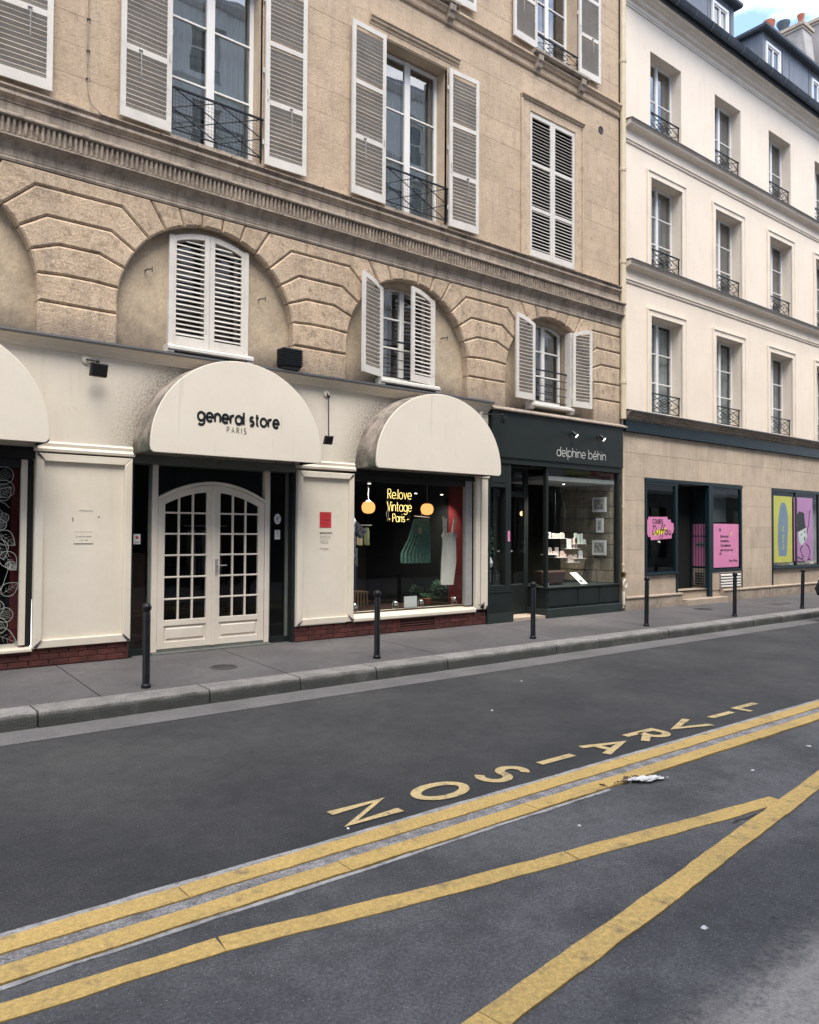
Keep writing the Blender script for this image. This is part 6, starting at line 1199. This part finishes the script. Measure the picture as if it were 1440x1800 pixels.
m = MB(); m.box(14.60, 18.72, -.03, .05, 2.742, 2.80); obj('lintel', m, M['teal'], wb); m = MB(); m.box(17.16, 17.30, -.025, .08, .12, 2.742); obj('door_post', m, M['teal'], wb)
m = MB(); m.box(18.66, 18.71, -.02, .05, .28, .70); obj('window_frame', m, M['teal'], wb)
m = MB(); m.box(15.80, 15.86, -.018, .5, .28, 2.742); obj('door_jamb', m, M['teal'], wb)
# recess of the door: glazed return with the second pink poster and its vent
m = MB(); m.quad((17.285, .10, .80), (17.285, .52, .80), (17.285, .52, 2.74), (17.285, .10, 2.74)); obj('return_pane', m, M['shopglass'], wb)
m = MB(); m.box(17.27, 17.33, .08, .52, .26, .78); obj('return_wall', m, M['clad'], wb)
m = MB(); [m.box(17.255, 17.27, .19, .40, .40 + k * .06, .43 + k * .06) for k in range(5)]; obj('return_vent', m, M['zincdk'], wb)
m = MB(); m.box(15.86, 17.28, .50, .54, .28, 2.742); obj('recessed_door', m, M['dark'], wb)
m = MB()
for (a, b, c, d) in ((15.87, 15.93, .29, 2.73), (17.20, 17.26, .29, 2.73), (16.5, 16.56, .29, 2.73)): m.box(a, b, .47, .499, c, d)
obj('recessed_door_frame', m, M['teal'], wb)
e = empty('security_gate', (17.2, .3, .28), 'folded dark security gate of thin vertical bars inside the school doorway', 'gate')
for k in range(7): m = MB(); y = .07 + k * .07; m.box(17.20, 17.212, y - .006, y + .006, .36, 2.60); obj('bar', m, M['teal'], e)
m = MB(); [m.box(17.195, 17.217, .05, .50, z - .012, z + .012) for z in (.36, 1.55, 2.60)]; obj('rail', m, M['teal'], e)
# grille with pale slats below the right window
m = MB(); m.box(17.66, 18.62, -.012, -.001, .30, .66); gr = obj('wall_grille', m, M['black'], label='pale slatted vent grille in the stone below the pink quotation poster', cat='vent grille')
for k in range(5): q = MB(); q.xprof([(-.035, .325 + k * .066), (-.035, .345 + k * .066), (-.014, .375 + k * .066), (-.014, .355 + k * .066)], 17.68, 18.60); obj('vent_slat', q, M['shutter'], gr)
m = MB(); m.box(17.63, 17.66, -.02, -.001, .28, .68); m.box(18.62, 18.65, -.02, -.001, .28, .68); m.box(17.66, 18.62, -.02, -.001, .66, .685); m.box(17.66, 18.62, -.02, -.001, .28, .305); obj('grille_frame', m, M['plinth'], gr)
obj('shop_interior', room(14.62, 15.80, .08, 3, .3, 2.74), M['dark'], wb); obj('shop_interior', room(17.35, 18.7, .08, 3, .3, 2.76), M['innerwall'], wb); obj('shop_interior', room(20.24, 24.4, .08, 2.5, .5, 2.8), M['dark'], wb)
for a, b in ((20.24, 24.4), (26.2, 30.5)):
    frame(a, b, .70, 2.81, .07); m = MB(); m.quad((a + .07, .02, .77), (b - .07, .02, .77), (b - .07, .02, 2.74), (a + .07, .02, 2.74)); obj('window_pane', m, M['shopglass'], wb)
    m = MB(); m.box(a, a + .045, -.02, .03, .28, .70); obj('window_frame', m, M['teal'], wb); m = MB(); m.xprof([(.05, .685), (-.07, .685), (-.075, .72), (.05, .76)], a + .03, b); obj('window_sill', m, M['teal'], wb)
    for q in range(1, 4): x = a + (b - a) * q / 3.05; m = MB(); m.box(x - .04, x + .04, -.01, .05, .77, 2.74); obj('window_mullion', m, M['black'], wb)
# posters
def poly3(pl, y): m = MB(); m.add([(a, y, b) for a, b in pl], [tuple(range(len(pl)))]); return m
PY = .012
ql = poly3([(17.36, .80), (18.58, .80), (18.58, 1.85), (17.36, 1.85)], PY); qp = obj('quotation_poster', ql, M['pink'], label='large pink poster with a black printed quotation in the window right of the doorway', cat='poster')
m = MB()
for t, z in (("J'adore tout", 1.55), ("romantisme.", 1.44), ("C'est tellement", 1.33), ("plus vrai que la vie.", 1.22)): merge(m, fonttext(t, (17.72, PY - .001, z - .03), .092, spacing=.92, offset=.003, sx=.93))
merge(m, fonttext('Oscar Wilde', (18.50, PY - .001, .93), .075, align='RIGHT', offset=.003)); merge(m, fonttext('“', (17.66, PY - .001, 1.58), .22, offset=.008)); merge(m, fonttext('”', (17.68, PY - .001, 1.00), .22, offset=.008)); obj('print', m, M['ink'], qp)
m = MB(); ribbon(m, arc(18.32, 1.22, .16, 150, 420, .12), .010, Vector((0, PY - .0008, 0)), X, Z, -Y, 0); ribbon(m, [(18.25, 1.60), (18.36, 1.72), (18.42, 1.83)], .010, Vector((0, PY - .0008, 0)), X, Z, -Y, .0002); obj('swirl', m, M['lpink'], qp)
m = poly3([(17.36, .80), (17.52, .80), (17.52, 1.85), (17.36, 1.85)], PY - .0006); obj('fold', m, M['lpink'], qp) if 0 else None
m = poly3([(18.22, 1.56), (18.27, 1.60), (18.26, 1.66), (18.21, 1.62)], PY - .0009); obj('yellow_dab', m, M['yellowp'], qp)
m = MB(); m.quad((17.275, .12, .83), (17.275, .48, .83), (17.275, .48, 1.84), (17.275, .12, 1.84)); q2 = obj('side_poster', m, M['pink'], label='dim pink poster on the glazed return inside the school doorway', cat='poster'); m = MB(); m.quad((17.272, .13, 1.28), (17.272, .40, 1.28), (17.272, .40, 1.41), (17.272, .13, 1.41)); obj('white_band', m, M['aframe'], q2)
m = fonttext('www.cours', (0, 0, 0), .085, offset=.003); m.xf(lambda p: (17.270, .40 - p[0] * .6, 1.32 + p[2])); obj('print', m, M['ink'], q2)
cd = poly3([(14.76, 1.97), (15.50, 1.98), (15.50, 1.92), (15.63, 1.92), (15.63, 1.86), (15.73, 1.84), (15.75, 1.72), (15.72, 1.62), (15.66, 1.61), (15.66, 1.50), (14.86, 1.46), (14.85, 1.53), (14.77, 1.53), (14.72, 1.62), (14.71, 1.80), (14.70, 1.90), (14.77, 1.92)], PY); cs = obj('cours_sticker', cd, M['pink'], label='ragged pink sticker reading COURS Duffau on the window left of the doorway', cat='sticker')
m = MB(); [m.quad((14.92 + a, PY - .0005 - .001 * a, 1.56 + b), (15.34 + a, PY - .0005 - .001 * a, 1.60 + b), (15.38 + a, PY - .0005 - .001 * a, 1.67 + b), (14.98 + a, PY - .0005 - .001 * a, 1.62 + b)) for a, b in ((0, 0), (.08, .06))]; obj('yellow_brush', m, M['yellowp'], cs)
m = letters('COURS', (14.93, PY - .001, 1.825), X, Z, -Y, .062, .022, .50, sx=.95); obj('print', m, M['ink'], cs)
def script(pl, o, s, w=.024): 
    m = MB()
    for k, q in enumerate(pl): ribbon(m, [(o[0] + a * s + .22 * b * s, o[1] + b * s) for a, b in q], w, Vector((0, PY - .0016, 0)), X, Z, -Y, .0003 * k)
    return m
duf = [[(0.1, 0), (.15, 1.5)], [(-.1, 1.35)] + arc(.15, .75, .85, 80, -85, .75), arc(1.45, .45, .3, 180, 360, .4) + [(1.75, .9), (1.75, .1)], [(2.3, -.75), (2.35, 1.3)] + arc(2.6, 1.3, .2, 170, 40, .3), [(2.0, .75), (2.8, .85)], [(2.95, -.75), (3.0, 1.3)] + arc(3.25, 1.3, .2, 170, 40, .3), [(2.7, .75), (3.5, .85)], arc(3.9, .4, .35, 0, 360, .4), [(4.25, .8), (4.28, 0)], [(4.7, .8)] + arc(4.95, .35, .27, 180, 360, .35) + [(5.22, .85), (5.25, 0)]]
m = script(duf, (14.90, 1.58), .135); obj('signature', m, M['ink'], cs)
m = poly3([(15.10, 1.44), (15.2, 1.45), (15.23, 1.40), (15.14, 1.41)], PY); obj('small_tag', m, M['paper'], cs)
PY2 = .014
lp = obj('lime_poster', poly3([(20.38, .86), (21.40, .86), (21.40, 2.62), (20.38, 2.62)], PY2), M['lime'], label='tall lime poster with a grey blue brush stroke in the far shop window', cat='poster')
bl = poly3([(20.66, 1.02), (21.08, 1.03), (21.12, 1.3), (21.16, 1.7), (21.16, 2.1), (21.08, 2.35), (20.98, 2.45), (20.80, 2.45), (20.70, 2.28), (20.62, 1.9), (20.60, 1.5), (20.62, 1.2)], PY2 - .001); obj('brush_stroke', bl, M['blue'], lp)
m = fonttext('école de ...', (0, 0, 0), .16, spacing=1.15, offset=.004); m.xf(lambda p: (20.93 - p[2] * 1.0, PY2 - .002, 1.20 + p[0])); obj('print', m, M['lime'], lp)
m = poly3([(20.38, 1.9), (20.58, 1.9), (20.58, 2.62), (20.38, 2.62)], PY2 - .0006); obj('pale_edge', m, M['yellowp'], lp) if 0 else None
pp = obj('purple_poster', poly3([(21.50, .88), (22.62, .88), (22.62, 2.62), (21.50, 2.62)], PY2), M['purple'], label='tall purple poster with a black hatted dancer drawing in the far shop window', cat='poster')
m = MB(); kz_ = [0]
def pen(pl, w=.04): kz_[0] += 1; ribbon(m, pl, w, Vector((0, PY2 - .001, 0)), X, Z, -Y, .0002 * kz_[0])
pen([(22.25, 1.62), (22.38, 1.9), (22.42, 2.2), (22.47, 2.28)], .045); pen([(22.2, 1.35), (22.38, 1.25), (22.46, 1.12), (22.36, .95), (22.3, 1.0 - .1), (22.48, .9 + .02)]); pen([(22.02, 1.3), (21.86, 1.2), (21.98, 1.02), (22.04, 1.0), (22.0, .98 - .06), (21.75, .97), (21.68, 1.0), (21.6, .93)])
m.cur = 0; k0 = poly3([(21.70, 1.85), (21.66, 2.12), (21.80, 2.24), (22.10, 2.20), (22.16, 1.86), (22.24, 1.80), (21.66, 1.66)], PY2 - .0030); merge(m, k0); obj('dancer_drawing', m, M['ink'], pp)
m = poly3([(21.74, 1.66), (22.22, 1.80), (22.26, 1.52), (22.12, 1.40), (21.94, 1.30), (21.80, 1.40)], PY2 - .0034); obj('pale_face', m, M['mint'], pp)
m = poly3([(21.88, 1.60), (21.98, 1.64), (21.94, 1.57)], PY2 - .0038); merge(m, poly3([(22.08, 1.68), (22.17, 1.71), (22.12, 1.63)], PY2 - .0038)); merge(m, poly3([(22.08, 1.53), (22.16, 1.55), (22.15, 1.44), (22.09, 1.43)], PY2 - .0038)); obj('eyes', m, M['ink'], pp)
for i in range(9): m = MB(); x = 20.40 + i * .28; m.prism([(x, .775), (x + .24, .775), (x + .22, .815 + .01 * (i % 3)), (x + .01, .82)], .10, .24, .004); obj('booklet', m, M[['paper', 'purple', 'blush', 'boxg', 'paper', 'blush'][i % 6]], label=['white booklet below the left edge of the lime poster', 'purple booklet below the lime poster', 'blush booklet below the middle of the lime poster', 'grey booklet below the right of the lime poster', 'white booklet between the lime and purple posters', 'blush booklet below the left edge of the purple poster', 'white booklet below the purple poster', 'purple booklet below the right of the purple poster', 'blush booklet beyond the purple poster'][i], cat='booklet', group='booklets on the far shop window sill')
m = MB(); m.box(22.8, 24.3, .3, .32, .8, 2.6); obj('grey_screen', m, M['curtain'], wb)
m = MB(); m.box(17.4, 18.6, .35, .36, 1.9, 2.7); obj('blind', m, M['boxg'], wb)

# ------------------------------------------------------------------ bollards
def bollard():
    e = empty('bollard', (0, 0, 0)); m = MB(); m.lathe([(.050, 0), (.050, .035), (.042, .045), (.039, .06), (.038, .775), (.034, .79), (.030, .80), (.030, .812)], (0, 0, 0), 20); obj('post', m, M['bollard'], e, smooth=True)
    m = MB(); m.ball((0, 0, .845), .050, 18); obj('ball_top', m, M['bollard'], e, smooth=True); m = MB(); m.lathe([(.0405, .70), (.0405, .725)], (0, 0, 0), 20); obj('collar', m, M['iron'], e, smooth=True); return e
b0 = bollard()
blab = ['nearest black bollard left of the arched double door', 'black bollard in front of the display window and its floor vent', 'black bollard in front of the recessed glazed door', 'leaning black bollard beyond the dark green shopfront', 'black bollard in front of the pale slatted wall grille', 'farthest black bollard below the lime and purple posters', 'black bollard standing off the right edge of the photo', 'black bollard standing off the left edge of the photo']
for i, (x, y, lx, ly) in enumerate(((3.07, -1.81, .006, 0), (6.15, -1.73, 0, 0), (9.23, -1.66, .004, 0), (12.12, -1.74, -.045, .02), (15.01, -1.82, -.012, 0), (17.87, -1.85, -.03, .01), (20.9, -1.83, 0, 0), (-.0, -1.80, 0, 0))):
    e = b0 if i == 0 else b0.copy()
    if i: 
        COL.objects.link(e)
        for ch in list(b0.children): c_ = ch.copy(); COL.objects.link(c_); c_.parent = e
    e.location = (x, y, wz(y) - .005); e.rotation_euler = (ly, lx, random.uniform(0, 3)); props(e, blab[i], 'bollard', 'black ball topped bollards along the kerb')

# ------------------------------------------------------------------ motor scooter just entering at the right edge
sc = empty('parked_scooter', (17.2, -2.75, ROAD), 'dark motor scooter parked at the kerb, only its tail showing at the right edge', 'scooter')
SX, SY = 16.85, -2.72
def wheel(x):
    m = MB(); m.tube([(x + .20 * cos(2 * pi * k / 24), SY, ROAD + .25 + .20 * sin(2 * pi * k / 24)) for k in range(24)], .055, 9, closed=True); w = obj('wheel', m, M['tyre'], sc, smooth=True)
    m = MB(); m.lathe([(.15, -.03), (.15, .03)], (0, 0, 0), 18); m.xf(lambda p: (x + p[0], SY + p[2], ROAD + .25 + p[1])); obj('rim', m, M['aframe'], w)
wheel(17.07); wheel(18.30)
m = MB(); m.prism([(16.42, .50), (16.55, .34), (16.98, .30), (17.15, .08), (17.50, .06), (17.62, .30), (17.60, .62), (17.46, .62), (17.42, .24), (17.20, .24), (17.12, .56), (16.60, .60)], SY - .14, SY + .14, .05); obj('body', m, M['black'], sc)
m = MB(); m.prism([(16.50, .58), (17.12, .56), (17.14, .64), (16.62, .68)], SY - .13, SY + .13, .03); obj('seat', m, M['tyre'], sc); m = MB(); m.prism([(16.36, .40), (16.42, .40), (16.46, .56), (16.38, .58)], SY - .08, SY + .08, .01); obj('tail_lamp', m, M['black'], sc)
m = MB(); m.tube([(17.62, SY, .30), (17.92, SY, .05)], .03, 8); m.tube([(17.55, SY, .60), (17.48, SY, .86)], .025, 8); m.tube([(17.46, SY - .32, .88), (17.48, SY, .86), (17.46, SY + .32, .88)], .018, 8); obj('handlebar', m, M['black'], sc, smooth=True)
m = MB(); m.tube([(17.46, SY - .28, .88), (17.44, SY - .30, 1.05)], .006, 5); m.box(17.43, 17.445, SY - .37, SY - .25, 1.02, 1.10); obj('mirror', m, M['black'], sc)
for c_ in sc.children:
    if c_.name.split('.')[0] not in ('wheel',): c_.location.x += .40

# ------------------------------------------------------------------ building across the street (seen in the panes)
ob = empty('opposite_building', (10, -14.2, 0), 'pale stone building across the street, seen only mirrored in the window panes', 'building')
oy = -14.2; oxs = [-30 + 3.1 * k for k in range(28)]; lv = [(4.3, 6.3), (7.5, 9.6), (10.8, 12.8), (14.0, 15.9), (17.0, 18.7)]
opn = [(x, x + 1.3, a, b) for x in oxs for a, b in lv] + [(x, x + 2.3, .3, 3.0) for x in oxs[::1]]
m = MB(); holes(m, -31, 58, 3.7, 19.5, [q for q in opn if q[2] > 3.7], oy, oy - .4); obj('wall', m, M['opp'], ob)
m = MB(); holes(m, -31, 58, -.2, 3.69, [q for q in opn if q[2] < 3.7], oy + .02, oy - .4); obj('shopfront_wall', m, M['oppdark'], ob)
m = MB()
for z in (3.7, 6.9, 10.2, 13.4, 16.4, 19.3): m.xprof([(oy - .01, z), (oy + .10, z + .02), (oy + .25, z + .18), (oy + .25, z + .22), (oy - .01, z + .28)], -31, 58)
obj('string_course', m, M['opp'], ob)
m = MB(); m.xprof([(oy, 19.5), (oy - 3, 22), (oy - 9, 22), (oy - 10, 0), (oy - .6, 0), (oy - .6, 19.5)], -31, 58); obj('roof', m, M['slate'], ob)
wm = MB()
for (a, b, c, d) in ((-.65, -.58, 0, 1), (.58, .65, 0, 1), (-.05, .05, 0, 1), (-.58, -.05, .94, 1), (.05, .58, .94, 1), (-.58, .58, 0, .05), (-.58, .58, .49, .52)): wm.box(a, b, -.04, .0, c * 2, d * 2)
wm.cur = 1; wm.box(-.6, .6, -.06, -.03, 0.01, 1.99); me1 = mesh('window', wm, [M['pvc'], M['oppwin']])
rmsh = MB(); [rmsh.box(-.65 + k * .13, -.64 + k * .13, -.01, .01, 0, .45) for k in range(11)]; rmsh.box(-.66, .66, -.015, .015, .44, .47); me2 = mesh('railing', rmsh, M['iron'])
sm = MB(); sm.box(-1.15, 1.15, -.1, -.06, 0, 2.7); sm.box(-1.15, -1.05, -.06, 0, 0, 2.7); sm.box(1.05, 1.15, -.06, 0, 0, 2.7); sm.box(-.05, .05, -.06, 0, 0, 2.7); me3 = mesh('shop_window', sm, M['oppwin'])
for x in oxs:
    for a, b in lv: o = inst('window', me1, (x + .65, oy - .2, a), ob); o.scale = (1, 1, (b - a) / 2); inst('railing', me2, (x + .65, oy + .02, a), ob)
    inst('shop_window', me3, (x + 1.15, oy - .15, .3), ob)

for (a, b, c, d, mt, t1, t2) in ((28.9, 30.8, 4.35, 5.0, 'lime', 'IMMO', '01 75 77 74 72'), (30.9, 32.7, 4.35, 5.0, 'redposter', 'PLADEAU', '01 80 17 08 08')):
    m = MB(); m.box(a, b, oy + .02, oy + .08, c, d); bn = obj('banner', m, M[mt], label={'lime': 'yellow and dark letting banner on the building across the street', 'redposter': 'red letting banner on the building across the street'}[mt], cat='banner')
    m = fonttext(t1, (0, 0, 0), .30, offset=.01); merge(m, fonttext(t2, (0, -.28, -.28), .22, offset=.008)); m.xf(lambda p: (b - .12 - p[0], oy + .082, c + .36 + p[2])); obj('print', m, M['whiteink'], bn)
